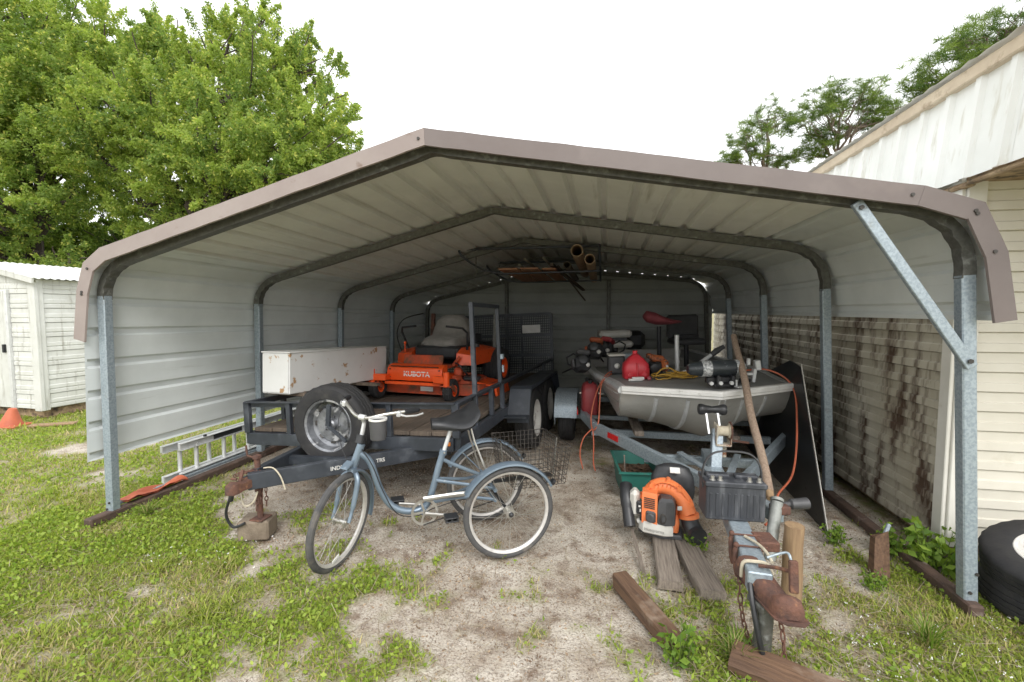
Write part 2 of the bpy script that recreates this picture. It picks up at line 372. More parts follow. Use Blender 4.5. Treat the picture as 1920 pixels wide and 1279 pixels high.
def mixc(f, a, c, ty='MIX'):
    x = N.new('ShaderNodeMixRGB'); x.blend_type = ty
    for i, v in ((0, f), (1, a), (2, c)):
        if isinstance(v, float): x.inputs[i].default_value = v
        elif isinstance(v, tuple): x.inputs[i].default_value = (*v, 1)
        else: L.new(v, x.inputs[i])
    return x.outputs[0]
c0 = mixc(rng(gn(2.2).outputs['Fac'], .38, .62), (.40, .345, .28), (.60, .55, .475))
c0 = mixc(rng(gn(5.5).outputs['Fac'], .50, .68), c0, (.20, .145, .105))            # fallen litter, damp patches
c0 = mixc(rng(gn(90, 3).outputs['Fac'], .46, .66, 0, .75), c0, (.13, .095, .07))       # crumbs
vo = gn(75, 0, 'ShaderNodeTexVoronoi')
c0 = mixc(rng(vo.outputs['Distance'], .36, .12, 0, .4), c0, (.68, .63, .57))          # shell and gravel chips
gr = mixc(rng(gn(9).outputs['Fac'], .4, .6), (.20, .22, .07), (.27, .22, .13))
fac = N.new('ShaderNodeMath'); fac.operation = 'MULTIPLY'; L.new(rng(cov.outputs['Fac'], .3, .75), fac.inputs[0]); L.new(rng(gn(14).outputs['Fac'], .3, .55, .35, .95), fac.inputs[1])
c0 = mixc(fac.outputs[0], c0, gr); L.new(c0, b.inputs['Base Color'])
bp = N.new('ShaderNodeBump'); bp.inputs['Strength'].default_value = .9; bp.inputs['Distance'].default_value = .012
ad = N.new('ShaderNodeMath'); ad.operation = 'ADD'; L.new(gn(28, 6).outputs['Fac'], ad.inputs[0]); L.new(rng(vo.outputs['Distance'], .35, .05, 0, .35), ad.inputs[1])
L.new(ad.outputs[0], bp.inputs['Height']); L.new(bp.outputs[0], b.inputs['Normal'])
me.materials.append(gm); g = bpy.data.objects.new('ground', me); COL.objects.link(g); g['kind'] = 'structure'; g['label'] = 'sandy yard ground with patchy turf'

# ------------------------------------------------------------------ carport
Y0, DY = 2.70, 1.47
def yk(k): return Y0+DY*k
CP = thing('carport', 'open fronted metal carport with mauve gable trim over two trailers', 'carport', (-.85, 2.7, 0))
def frame_pts(k):
    dl = .035*k; px, pz = -1.02+.02*k, 2.51-.055*k; lz = -.035*k
    A = Vector((-3.54+dl, 1.62+lz)); C = Vector((-3.535+dl, 1.848+lz)); B = Vector((-3.25+dl, 1.92+lz))
    P = Vector((px, pz)); B2 = Vector((1.45, 2.07)); C2 = Vector((1.775, 2.01)); A2 = Vector((1.77, 1.70))
    return A, C, B, P, B2, C2, A2
def bez(a, c, b, n): return [a*(1-t)**2+c*2*t*(1-t)+b*t*t for t in [i/n for i in range(n+1)]]
def sweep_xz(mb, pts, y, hw, hy, crimp=None):
    rings = []
    n = len(pts)
    for i, p in enumerate(pts):
        t = (pts[min(i+1, n-1)]-pts[max(i-1, 0)]).normalized(); nn = Vector((-t.y, t.x))
        a = hw*(crimp[i] if crimp else 1); oy = hy*(2-(crimp[i] if crimp else 1))
        # inner side (below) is what crumples in the bend
        up = p+nn*hw; dn = p-nn*(2*a-hw)
        rings.append([(up.x, y-hy, up.y), (up.x, y+hy, up.y), (dn.x, y+oy, dn.y), (dn.x, y-oy, dn.y)])
    mb.loft(rings)
post_l = []
for k in range(5):
    A, C, B, P, B2, C2, A2 = frame_pts(k); y = yk(k)
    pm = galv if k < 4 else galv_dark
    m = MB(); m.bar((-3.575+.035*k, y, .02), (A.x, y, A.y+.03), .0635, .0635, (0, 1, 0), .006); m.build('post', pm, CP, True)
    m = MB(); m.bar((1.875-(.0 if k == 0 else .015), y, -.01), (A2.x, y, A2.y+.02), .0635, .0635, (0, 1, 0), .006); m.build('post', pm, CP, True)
    path = []; cr = []
    for q, cc in ((bez(A, C, B, 14), 1), ):
        path += q; cr += [1-.22*math.sin(PI*i/14)*(.55+.45*math.sin(i*2.4+k)) for i in range(15)]
    n1 = 6
    for i in range(1, n1): path.append(B.lerp(P, i/n1)); cr.append(1)
    pk = bez(B.lerp(P, .955), P, P.lerp(B2, .045), 6); path += pk; cr += [1, .93, .82, .75, .82, .93, 1]
    for i in range(1, n1): path.append(P.lerp(B2, i/n1)); cr.append(1)
    q = bez(B2, C2, A2, 14); path += q; cr += [1-.22*math.sin(PI*i/14)*(.55+.45*math.sin(i*2.1+k)) for i in range(15)]
    m = MB(); sweep_xz(m, path, y, .031, .031, cr); m.build('roof_bow', galv_dark, CP, True, smooth=25)  # bows take the darker steel: underside shade put into the colour
# knee brace at the right front corner, rails, gable posts
m = MB(); m.bar((1.245, Y0-.055, 2.085), (1.785, Y0-.055, 1.262), .052, .03, (0, 1, 0), .004); br = m.build('brace', galv, CP, True)
for p in ((1.262, Y0-.073, 2.055), (1.768, Y0-.073, 1.292)): m = MB(); m.cyl(p, (p[0], p[1]-.008, p[2]), .012, 6); m.build('bolt', screw_m, br, True)
m = MB(); m.bar((-3.575, 2.52, .028), (-3.42, 8.62, .028), .075, .06, (0, 0, 1), .008); m.build('base_rail', rust_wood, CP, True)
m = MB(); m.bar((-3.63, 2.72, .066), (-3.5, 8.5, .066), .022, .02); m.build('base_angle', galv, CP, True)
m = MB(); m.bar((1.865, 2.62, .028), (1.82, 8.62, .028), .07, .06, (0, 0, 1), .008); m.build('base_rail', rust_wood, CP, True)
for x, zt in ((-1.80, 2.09), (.10, 2.10)):
    m = MB(); m.bar((x, yk(4), 0), (x, yk(4), zt), .0635, .0635, (0, 1, 0), .005); m.build('gable_post', galv_dark, CP, True)
def outer_pts(k):
    dl = .035*k; lz = -.035*k
    return [Vector(p) for p in ((-3.655+dl, .44), (-3.60+dl, 1.66+lz), (-3.53+dl, 1.85+lz), (-3.40+dl, 1.937+lz), (-1.03+.02*k, 2.560-.055*k),
                                (1.50, 2.106), (1.735, 2.022), (1.83, 1.81), (1.885, 1.49))]
Q0 = outer_pts(0); seg = [(Q0[i+1]-Q0[i]).length for i in range(len(Q0)-1)]; TOT = sum(seg)
def arc(s):
    s = min(max(s, 0), TOT-1e-6)
    for i, l in enumerate(seg):
        if s <= l: return i, s/l
        s -= l
    return len(seg)-1, 1
def sheet_point(s, k, off):
    i, t = arc(s); Q = outer_pts(k); p = Q[i].lerp(Q[i+1], t)
    d0 = (Q[i+1]-Q[i]).normalized(); d = d0
    if t < .12 and i > 0: d = (d0*(.5+t/.24)+(Q[i]-Q[i-1]).normalized()*(.5-t/.24)).normalized()
    if t > .88 and i < len(seg)-1: d = (d0*(.5+(1-t)/.24)+(Q[i+2]-Q[i+1]).normalized()*(.5-(1-t)/.24)).normalized()
    nn = Vector((-d.y, d.x)); p = p+nn*off
    return (p.x, yk(k), p.y)
PITCH = .2286; KS = [-.065, -.055, .0, .5, 1, 1.5, 2, 2.5, 3, 3.5, 4, 4.07]
s0 = 0; j = 0; first = .2286*.15
while s0 < TOT-.05:
    s1 = min(s0+4*PITCH, TOT)
    if TOT-s1 < .3: s1 = TOT
    ss = [(s0-.02 if j else 0, .004)]
    x = s0+.02
    centres = [s0+.03+PITCH*i for i in range(0, 6) if s0+.03+PITCH*i < s1-.03]
    for c in centres:
        for d, h in ((-.036, 0), (-.018, .03), (.018, .03), (.036, 0)): ss.append((c+d, h))
        for q in (.075, .1, .125):
            if c+q < s1-.02: ss.append((c+q, .0025 if q == .1 else 0))
    ss.append((s1, 0)); ss = sorted(set((a, h) for a, h in ss if 0 <= a <= s1))
    lift = .0015*(j % 2)
    m = MB(); m.loft([[sheet_point(a, k, (0 if k < -.05 else h*(1 if arc(a)[0] in (3, 4) else .75))+lift) for (a, h) in ss] for k in KS], False, False)
    mid = (s0+s1)/2
    roof = arc(mid)[0] in (3, 4)
    m.build('roof_sheet' if roof else 'wall_sheet', sheet_roof if roof else sheet_white, CP, True, smooth=20)
    s0 = s1; j += 1
# back wall, three ribbed sheets cut to the gable
def back_limits(z):
    z -= .018
    A, C, B, P, B2, C2, A2 = frame_pts(4); Q = outer_pts(4)
    xl = Q[0].x+.02; xr = 1.86
    if z > Q[1].y:
        if z < Q[3].y:
            t = (z-Q[1].y)/(Q[3].y-Q[1].y); xl = Q[1].x+(Q[3].x-Q[1].x)*t
        else:
            t = min((z-Q[3].y)/(Q[4].y-Q[3].y), 1); xl = Q[3].x+(Q[4].x-Q[3].x)*t
    if z > Q[7].y:
        if z < Q[5].y:
            t = (z-Q[7].y)/(Q[5].y-Q[7].y); xr = Q[7].x+(Q[5].x-Q[7].x)*t
        else:
            t = min((z-Q[5].y)/(Q[4].y-Q[5].y), 1); xr = Q[5].x+(Q[4].x-Q[5].x)*t
    if z < Q[3].y: xl -= .03
    if z < Q[5].y: xr += .03
    return xl, max(xr, xl+.01)
ztop = outer_pts(4)[4].y+.014; zz = .02; j = 0; YB = yk(4)+.04
while zz < ztop-.02:
    z1 = min(zz+4*PITCH, ztop); zs = [(zz-.01, .006)]
    for i in range(4):
        c = zz+.05+PITCH*i
        for d, h in ((-.034, 0), (-.016, .02), (.016, .02), (.034, 0), (.09, 0), (.105, .003), (.12, 0)):
            if c+d < z1-.005: zs.append((c+d, h))
    zs.append((z1, 0)); m = MB(); rings = []
    for z, h in zs:
        xl, xr = back_limits(z); rings.append([(xl+(xr-xl)*i/6, YB+h+.001*j, z) for i in range(7)])
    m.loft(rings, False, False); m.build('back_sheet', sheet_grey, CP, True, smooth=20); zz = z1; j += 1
# gable trim: an L strip bent over the sheet edge, one piece per straight run
Qt = outer_pts(-.075); Qt[0] = Qt[1]+(Qt[0]-Qt[1]).normalized()*.33; Qt[0].x -= .035; YT = yk(-.075)-.004
def trim_n(i):
    ds = []
    if i > 0: ds.append((Qt[i]-Qt[i-1]).normalized())
    if i < len(Qt)-1: ds.append((Qt[i+1]-Qt[i]).normalized())
    d = sum(ds, Vector((0, 0))).normalized(); return Vector((-d.y, d.x))/max(.5, (d.dot(ds[0])))
for i in range(len(Qt)-1):
    n0, n1 = trim_n(i), trim_n(i+1); a, b_ = Qt[i], Qt[i+1]; m = MB()
    w = .084 if i >= 6 else .090
    if i == 0: n0 = n1
    def V(p, n, o, y): q = p+n*o; return (q.x, y, q.y)
    yy = YT-.0015*(i % 2)
    ring = lambda p, n: [V(p, n, .03, yy), V(p, n, .034, yy), V(p, n, .034, yy+.16), V(p, n, .031, yy+.16), V(p, n, .031, yy+.004), V(p, n, .031-w, yy+.004), V(p, n, .031-w-.006, yy+.012), V(p, n, .031-w-.003, yy)]
    NQ = 22; jt = [0 if q in (0, NQ) else (random.uniform(-.0022, .0022) if i in (3, 4) else 0) for q in range(NQ+1)]
    m.loft([ring(a.lerp(b_, q/NQ)+n0.lerp(n1, q/NQ)*jt[q], n0.lerp(n1, q/NQ)) for q in range(NQ+1)])
    tr = m.build('gable_trim', mauve_pale if i < 4 else mauve, CP, True, smooth=20)
    if i in (0, 1, 3, 4, 5, 6):
        for q in ((.06, .94) if i in (1, 6) else (.985,)):
            m = MB(); p = a.lerp(b_, q)+(n0.lerp(n1, q))*(-.015); m.cyl((p.x, yy, p.y), (p.x, yy-.006, p.y), .009, 8); m.build('screw', screw_m, tr, True)
# screws on the front posts
for x, zs_ in ((-3.575, (.12, .07)), (1.872, (.2, .1))):
    for z in zs_: m = MB(); m.cyl((x+.012*(1 if z > .1 else -1), Y0-.03, z), (x+.012*(1 if z > .1 else -1), Y0-.04, z), .008, 8); m.build('screw', screw_m, CP, True)

# ------------------------------------------------------------------ cream shed on the right
RS = thing('cream_shed', 'cream vinyl sided shed with mildewed wall right of the carport', 'shed', (2.06, 3.19, 0))
EXPO = .118
def plank_side(z, y0, y1, x, mat):      # plank on a wall facing -X
    m = MB(); pr = [(x, z), (x-.024, z+.002), (x-.021, z+.05), (x-.009, z+.056), (x-.008, z+EXPO-.006), (x-.001, z+EXPO), (x, z+EXPO)]
    m.loft([[(px, y, pz) for px, pz in pr] for y in np.linspace(y0, y1, 8)]); m.build('siding_plank', mat, RS, True, smooth=20)
def plank_front(z, x0, x1, y, mat):
    m = MB(); pr = [(y, z), (y-.022, z+.002), (y-.019, z+.05), (y-.009, z+.056), (y-.008, z+EXPO-.006), (y-.001, z+EXPO), (y, z+EXPO)]
    m.loft([[(x, py, pz) for py, pz in pr][::-1] for x in np.linspace(x0, x1, 4)]); m.build('siding_plank', mat, RS, True, smooth=20)
XW, YW = 2.075, 3.20
for i in range(18): plank_side(.10+i*EXPO, YW+.06, 9.2, XW, siding_dirty)
for i in range(24): plank_front(.115+i*EXPO, XW+.09, 4.3, YW+.012, siding_m)
m = MB(); m.box((XW+1.2, YW+3.1, 1.45), (2.38, 6.1, 2.7)); m.build('wall_core', siding_m, RS, True)
m = MB(); m.box((XW-.012, YW+.035, 1.2), (.024, .085, 2.2), None, .004); m.box((XW+.048, YW-.012, 1.2), (.096, .024, 2.2), None, .004); m.build('corner_trim', trim_white, RS, True)
m = MB(); m.box((XW+1.25, YW+3.1, .05), (2.3, 5.9, .1)); m.build('floor_frame', rot_wood, RS, True)
for y in (3.5, 5.2, 7.0): m = MB(); m.box((XW+.25, y, .03), (.4, .2, .1), None, .01); m.build('foundation_block', concrete, RS, True)
# ribbed metal band under the roof edge, running toward the viewer over a porch
yb = 1.9
while yb < 9.1:
    y1 = min(yb+.92, 9.2); m = MB(); pr = []
    for i in range(4):
        c = yb+.05+i*.23
        for d, h in ((-.04, 0), (-.02, .02), (.02, .02), (.04, 0)):
            if c+d < y1: pr.append((c+d, h))
    pr = [(yb-.02, .001)]+pr+[(y1+.01, 0)]
    m.loft([[(XW-.075-h+.06*q, y, 2.285+.56*q) for y, h in pr] for q in (0, .33, .66, 1)], False, False); m.build('metal_panel', metal_band, RS, True, smooth=20); yb = y1
m = MB(); m.bar((XW-.035, 1.9, 2.875), (XW-.035, 9.2, 2.875), .05, .075, (0, 0, 1), .006); m.build('fascia', beige_trim, RS, True)
m = MB()
for i in range(12): m.box((XW-.04+.012*random.random(), 1.9+.3+i*.61, 2.262+.008*random.random()), (.05, .61, .035-.015*random.random()), RX(random.uniform(-.8, .8)), .008)
m.build('eave_board', rot_wood, RS, True)
m = MB(); rows = []
for i in range(120):
    y = 1.86+i*7.4/119*1.0; rows.append([(XW-.09+x, y, 2.925+.007*math.sin(i*2.6)+x*.34) for x in (0, .5, 1.3)])
m.loft(rows, False, False); m.build('roof_sheet', metal_band, RS, True)
m = MB(); m.box((XW+1.2, 2.55, 2.30), (2.4, 1.3, .03)); m.build('porch_soffit', rot_wood, RS, True)
# loose vent flap on the corner foot
# ------------------------------------------------------------------ white shed on the left
SM = T(-7.82, 5.03, 0) @ RZ(-3)
LS = thing('white_shed', 'small aged white metal shed left of the carport under trees', 'shed', (-7.82, 5.03, 0), RZ(-3))
ROW = .205
for i in range(9):
    z = .14+i*ROW
    for side in (0, 1):
        m = MB(); pr = [(0, 0), (.018, .004), (.018, .05), (.008, .056), (.008, .068), (.018, .074), (.018, .12), (.010, .126), (.010, ROW-.006), (0, ROW-.002)]
        if side == 0: m.loft([[(a, y, z+h) for a, h in pr] for y in (.07, 2.6)]); m.build('wall_panel', shed_white, LS)
        else: m.loft([[(x, -a, z+h) for a, h in pr] for x in ((-.46, -.08) if i < 8 else (-2.4, -.08))]); m.build('wall_panel', shed_white, LS)
m = MB(); m.box((-1.25, 1.32, 1.06), (2.46, 2.58, 1.86)); m.build('wall_core', shed_white, LS)
m = MB(); m.box((-.02, .0, 1.07), (.13, .06, 1.92), RZ(0), .01); m.box((.005, .045, 1.07), (.05, .1, 1.92), None, .008); m.build('corner_trim', shed_white, LS)
d = MB(); d.box((-.86, -.012, .98), (.68, .05, 1.68), None, .008); dr = d.build('door', shed_white, LS)
m = MB(); m.box((-.49, -.025, .98), (.05, .06, 1.72), None, .006); m.build('door_frame', alu, LS)
m = MB(); m.box((-.57, -.055, 1.0), (.03, .04, .12), None, .006); m.build('handle', black_plastic, dr)
m = MB(); rows = []
for i in range(110):
    y = -.1+i*2.85/109; rows.append([(.16-1.42*q, y, 1.985+.30*q+.016*math.sin(i*1.75)*.55) for q in (0, .5, 1)])
m.loft(rows, False, False); rows = [[(-1.26-1.42*q, y_[0][1], 2.285-.3*q+.016*math.sin(i*1.75)*.55) for q in (0, .5, 1)] for i, y_ in enumerate(rows)]
m.loft(rows, False, False); m.build('roof', shed_white, LS)
m = MB(); m.prism([(-2.55, 1.94), (.08, 1.94), (.08, 1.97), (-1.26, 2.27), (-2.55, 2.0)], .03, T(0, -.0, 0) @ RX(90)); m.build('gable_panel', shed_white, LS)
m = MB(); m.bar((.14, -.08, 1.955), (-1.26, -.08, 2.255), .03, .09, (0, 0, 1), .005); m.build('rake_trim', shed_white, LS)
m = MB(); m.box((-1.25, 1.3, .07), (2.4, 2.5, .14)); m.build('floor_frame', rot_wood, LS)
# ------------------------------------------------------------------ wheels shared by several things
def tyre_mesh(m, Ro, w, Ri, n=48, lug=.005, M=ID, groove=True):
    half = [(Ri, .40), (Ri+.12*(Ro-Ri), .47), (Ri+.45*(Ro-Ri), .5), (Ri+.78*(Ro-Ri), .475), (Ro-.012, .43), (Ro-.002, .37)]
    tread = [(Ro, .33), (Ro, .20), (Ro-.006, .185), (Ro-.006, .165), (Ro, .15), (Ro, .02), (Ro-.006, .01)] if groove else [(Ro, .25), (Ro, .05)]
    pr = [(r, -h*w) for r, h in half]+[(r, -h*w) for r, h in tread]+[(r, h*w) for r, h in tread[::-1]]+[(r, h*w) for r, h in half[::-1]]
    vs = []; fs = []; q = len(pr)
    for k in range(n):
        a = 2*PI*k/n
        for i, (r, z) in enumerate(pr):
            rr = r-(lug if (k % 2 and r > Ro-.015) else 0); vs.append((rr*math.cos(a), rr*math.sin(a), z))
    for k in range(n):
        l = (k+1) % n
        for i in range(q):
            j = (i+1) % q; fs.append((k*q+i, l*q+i, l*q+j, k*q+j))
    old = m.M; m.M = old @ M; m.add(vs, fs); m.M = old
def road_wheel(parent, M, Ro, w, Ri, rim_mat, holes=True, front=1, hub_mat=None):
    """tyre (> none) and rim (> hub) turned about local Z; +Z is the outside"""
    m = MB(); tyre_mesh(m, Ro, w, Ri, 56, .005, M); ty = m.build('tyre', rubber, parent, smooth=30)
    m = MB(); e = w*.5
    m.lathe([(Ri+.012, e*.86), (Ri+.006, e*.9), (Ri-.008, e*.82), (Ri-.014, e*.2), (Ri*.78, e*.12), (Ri*.68, e*.34), (Ri*.42, e*.40), (Ri*.26, e*.30), (0.004, e*.3)], 40, M)
    m.lathe([(Ri-.004, -e*.8), (Ri-.016, e*.15)], 40, M)
    rm = m.build('rim', rim_mat, parent, smooth=30)
    if holes:
        m = MB()
        for k in range(8):
            a = 2*PI*k/8; m.M = M @ RZ(math.degrees(a)) @ T(Ri*.73, 0, e*.25); m.box((0, 0, 0), (Ri*.13, Ri*.2, .012), RY(-40), .004)
        m.build('vent_slots', screw_m, rm, kind='stuff')
    m = MB(); m.lathe([(Ri*.24, e*.3), (Ri*.22, e*.62), (Ri*.16, e*.7), (0.003, e*.7)], 18, M)
    for k in range(5): m.M = M @ RZ(72*k); m.cyl((Ri*.36, 0, e*.36), (Ri*.36, 0, e*.5), .009, 6); m.M = ID
    m.build('hub', hub_mat or rim_mat, rm, kind='stuff')
    return ty
def bike_wheel(parent, M, Ro, nsp=28, hub_w=.05):
    w = thing_part('wheel', parent)
    m = MB(); m.M = M; m.tube([((Ro-.021)*math.cos(a), (Ro-.021)*math.sin(a), 0) for a in np.linspace(0, 2*PI, 64, endpoint=False)], .021, 10, closed=True); m.M = ID
    ty = m.build('tyre', bike_rubber, w)
    m = MB(); ri = Ro-.042; m.lathe([(ri, -.013), (ri+.012, -.016), (ri+.012, .016), (ri, .013), (ri-.009, .006), (ri-.009, -.006)], 64, M, closed=True); rm = m.build('rim', rim_alu, w)
    m = MB(); m.M = M; m.cyl((0, 0, -hub_w), (0, 0, hub_w), .014, 12)
    for s in (-1, 1): m.cyl((0, 0, s*hub_w*.8-.003), (0, 0, s*hub_w*.8+.003), .028, 14)
    m.build('hub', chrome, w)
    m = MB(); m.M = M
    for k in range(nsp):
        a = 2*PI*k/nsp; s = 1 if k % 2 else -1; d = .55 if (k//2) % 2 else -.55
        m.tube([(.026*math.cos(a+d*2), .026*math.sin(a+d*2), s*hub_w*.8), ((ri-.004)*math.cos(a), (ri-.004)*math.sin(a), 0)], .0014, 4, cap=False)
    m.build('spokes', chrome, w, kind='stuff')
    return w
def thing_part(name, parent):
    o = bpy.data.objects.new(name, None); COL.objects.link(o); o.parent = parent; WM[o.name] = WM[parent.name].copy(); return o
rim_alu = mk('pale_alloy_rim', (.60, .58, .55), (.5, .48, .45), scale=20, rough=.4, metal=.35, spot=(.35, .3, .25), sscale=20, slo=.62, shi=.8)

# ------------------------------------------------------------------ adult tricycle
TR = thing('tricycle', 'blue step-through adult tricycle with wire basket on bare sand', 'tricycle', (-.69, 2.955, 0), RZ(209.5))
RW = .292
PT = lambda *q: [(a, 0, b) for a, b in q]
def spline(pts, n=6):
    P = [Vector(p) for p in pts]; out = []
    for i in range(len(P)-1):
        p0 = P[max(i-1, 0)]; p1 = P[i]; p2 = P[i+1]; p3 = P[min(i+2, len(P)-1)]
        for k in range(n):
            t = k/n; out.append(.5*((2*p1)+(-p0+p2)*t+(2*p0-5*p1+4*p2-p3)*t*t+(-p0+3*p1-3*p2+p3)*t**3))
    out.append(P[-1]); return out
m = MB()
m.cyl((.915, 0, .585), (.862, 0, .725), .024, 16)
m.tube(spline(PT((.88, .675), (.815, .61), (.762, .44), (.70, .325), (.62, .272), (.53, .262), (.465, .30), (.425, .41), (.395, .52), (.362, .625)), 6), .0215, 14)
m.cyl((.365, 0, .61), (.357, 0, .64), .025, 14)
m.tube(spline(PT((.375, .585), (.28, .53), (.12, .45)), 5), .013, 10)
for s in (-1, 1):
    m.tube(spline([(.41, s*.02, .45), (.2, s*.06, .41), (.05, s*.15, .40)], 4), .011, 8)
    m.tube(spline([(.44, s*.02, .31), (.25, s*.05, .33), (.06, s*.16, .335)], 4), .011, 8)
m.cyl((.06, -.18, .40), (.06, .18, .40), .013, 10); m.cyl((.06, -.18, .335), (.06, .18, .335), .012, 10)
m.cyl((.49, -.04, .262), (.49, .04, .262), .024, 14)
fr = m.build('frame', blue_metal, TR)
m = MB(); m.cyl((0, -.30, RW), (0, .30, RW), .011, 10); m.bar((.06, -.16, .37), (0, -.16, RW-.01), .03, .006); m.bar((.06, .16, .37), (0, .16, RW-.01), .03, .006); m.build('axle', black_plastic, TR)
for s in (1, -1): bike_wheel(TR, T(0, s*.275, RW) @ RX(90), RW, 28, .035)
for s in (1, -1):
    m = MB(); m.sphere((0, s*.318, RW), .016, 10, 6); m.build('axle_cap', black_plastic, TR)
def fender(mb, cx, y, r, a0, a1, w, M=ID):
    rings = []
    for i in range(25):
        a = R(a0+(a1-a0)*i/24); ring = []
        for u, d in ((-1, .012), (-.95, .002), (-.5, -.003), (0, -.005), (.5, -.003), (.95, .002), (1, .012)):
            rr = r-d; ring.append((cx+rr*math.cos(a), y+u*w/2, RW+rr*math.sin(a)))
        for u, d in ((.93, .013), (.5, .0), (0, -.002), (-.5, .0), (-.93, .013)):
            rr = r-d-.0025; ring.append((cx+rr*math.cos(a), y+u*w/2, RW+rr*math.sin(a)))
        rings.append(ring)
    old = mb.M; mb.M = old @ M; mb.loft(rings); mb.M = old
for s in (1, -1):
    m = MB(); fender(m, 0, s*.275, RW+.022, 28, 152, .075); m.cyl((.18, s*.24, .53), (.06, s*.17, .41), .005, 6); fd = m.build('fender', blue_metal, TR)
    m = MB(); m.cyl((-.285, s*.275, .455), (-.30, s*.275, .445), .02, 12); m.build('rear_reflector', black_plastic, fd)
# steering assembly turned about the head tube
ax = Vector((-.14, 0, 1)).normalized(); STEER = T(.9, 0, .62) @ Matrix.Rotation(R(57), 4, ax) @ T(-.9, 0, -.62)
FW = (1.025, 0, RW)
m = MB(); m.M = STEER
for s in (1, -1):
    m.tube(spline([(.925, s*.018, .562), (.945, s*.05, .53), (.965, s*.056, .46), (.995, s*.056, .36), (1.025, s*.056, .295)], 5), [.017]*8+[.016]*7+[.011]*6, 10)
m.cyl((.918, 0, .575), (.932, 0, .545), .025, 14); m.build('fork', blue_metal, TR)
w = bike_wheel(TR, STEER @ T(*FW) @ RX(90), RW, 28, .045)
m = MB(); m.box((FW[0]+.05, .012, .078), (.065, .006, .024), RY(12), .003); 
for i, v in enumerate(m.v): m.v[i] = tuple(STEER @ Vector(v))
m.build('wheel_reflector', label_white, w)
m = MB(); m.M = STEER; fender(m, FW[0], 0, RW+.02, 100, 200, .072); m.build('front_fender', blue_metal, TR)
m = MB(); m.M = STEER; m.box((.985, 0, .63), (.075, .05, .012), RY(16), .004); m.box((.95, 0, .615), (.03, .03, .02), None, .004); m.build('front_carrier', blue_metal, TR)
m = MB(); m.M = STEER; m.cyl((.862, 0, .725), (.845, 0, .772), .029, 14); m.build('headset', black_plastic, TR)
m = MB(); m.M = STEER; m.tube([(.845, 0, .76), (.822, 0, .845), (.845, 0, .885)], .0135, 12); m.cyl((.845, -.02, .885), (.845, .02, .885), .018, 12); m.build('stem', alu, TR)
m = MB(); m.M = STEER
BARS = spline([(.63, -.25, .915), (.71, -.225, .925), (.80, -.12, .91), (.845, -.04, .888), (.845, .04, .888), (.80, .12, .91), (.71, .225, .925), (.63, .25, .915)], 5)
m.tube(BARS, .011, 10); hb = m.build('handlebar', chrome, TR)
for s in (1, -1):
    m = MB(); m.M = STEER; m.tube([(.725, s*.218, .925), (.67, s*.24, .92), (.61, s*.256, .912)], [.016, .017, .015], 10); m.build('grip', black_plastic, hb)
    m = MB(); m.M = STEER; m.tube([(.75, s*.205, .91), (.73, s*.235, .90), (.67, s*.275, .895), (.61, s*.29, .895)], [.007, .006, .0055, .006], 8); m.box((.75, s*.195, .915), (.03, .025, .035), None, .004); m.build('brake_lever', alu, hb)
m = MB(); m.M = STEER; m.tube(spline([(.75, -.19, .91), (.80, -.2, .82), (.88, -.12, .70), (.93, -.03, .62), (.96, 0, .59)], 6), .0025, 6); m.build('brake_cable', black_plastic, hb)
cx, cy = .765, .075
m = MB(); m.M = T(cx, cy, .765) @ Matrix.Diagonal((1.15, 1.15, 1.2, 1)); m.lathe([(.002, 0), (.036, 0), (.040, .004), (.044, .098), (.041, .098), (.037, .01), (.002, .01)], 24); cu = m.build('cup_holder', grey_plastic, TR)
m = MB(); m.M = T(cx, cy, .765) @ Matrix.Diagonal((1.15, 1.15, 1.2, 1)); m.lathe([(.0445, .097), (.048, .099), (.048, .108), (.04, .108), (.04, .097)], 24, closed=True); m.build('cup_rim', label_white, cu)
m = MB(); m.tube(spline([(.86, .03, .70), (.80, .026, .59), (.74, .024, .42), (.66, .024, .27), (.54, .024, .236), (.44, .03, .27), (.25, .055, .315), (.06, .10, .32)], 6), .003, 6); m.build('rear_cable', black_plastic, TR)
# seat
m = MB(); m.cyl((.36, 0, .62), (.30, 0, .80), .0135, 12); m.build('seat_post', alu, TR)
m = MB(); m.cyl((.358, -.02, .625), (.358, .035, .63), .006, 6); m.cyl((.362, 0, .615), (.356, 0, .637), .022, 12); m.build('seat_clamp', chrome, TR)
rings = []
for t_ in np.linspace(0, 1, 14):
    xx = .435-.30*t_; hw = .045+.09*sm(.1, .75, t_)-.03*sm(.9, 1, t_); zt = .835+.045*t_**2+.03*sm(.75, 1, t_)-.012*math.sin(PI*t_); ring = []
    for a in np.linspace(0, 2*PI, 16, endpoint=False):
        u = math.cos(a); v = math.sin(a)
        ring.append((xx, hw*u, zt-.03*u*(hw/.13)+(.024*v if v > 0 else .052*v)-.012*abs(u)**2+(-.012*(1-abs(u)) if v > .2 else 0)))
    rings.append(ring)
m = MB(); m.loft(rings); sd = m.build('saddle', black_plastic, TR, smooth=50)
m = MB(); 
for s in (1, -1): m.tube([(.40, s*.02, .80), (.3, s*.035, .795), (.2, s*.05, .835)], .005, 6)
m.build('saddle_rail', chrome, sd)
m = MB()
for s in (1, -1): m.tube([(.20, s*.055, .83), (.17, s*.07, .70), (.08, s*.14, .44)], .0065, 8)
m.build('seat_stay', chrome, TR)
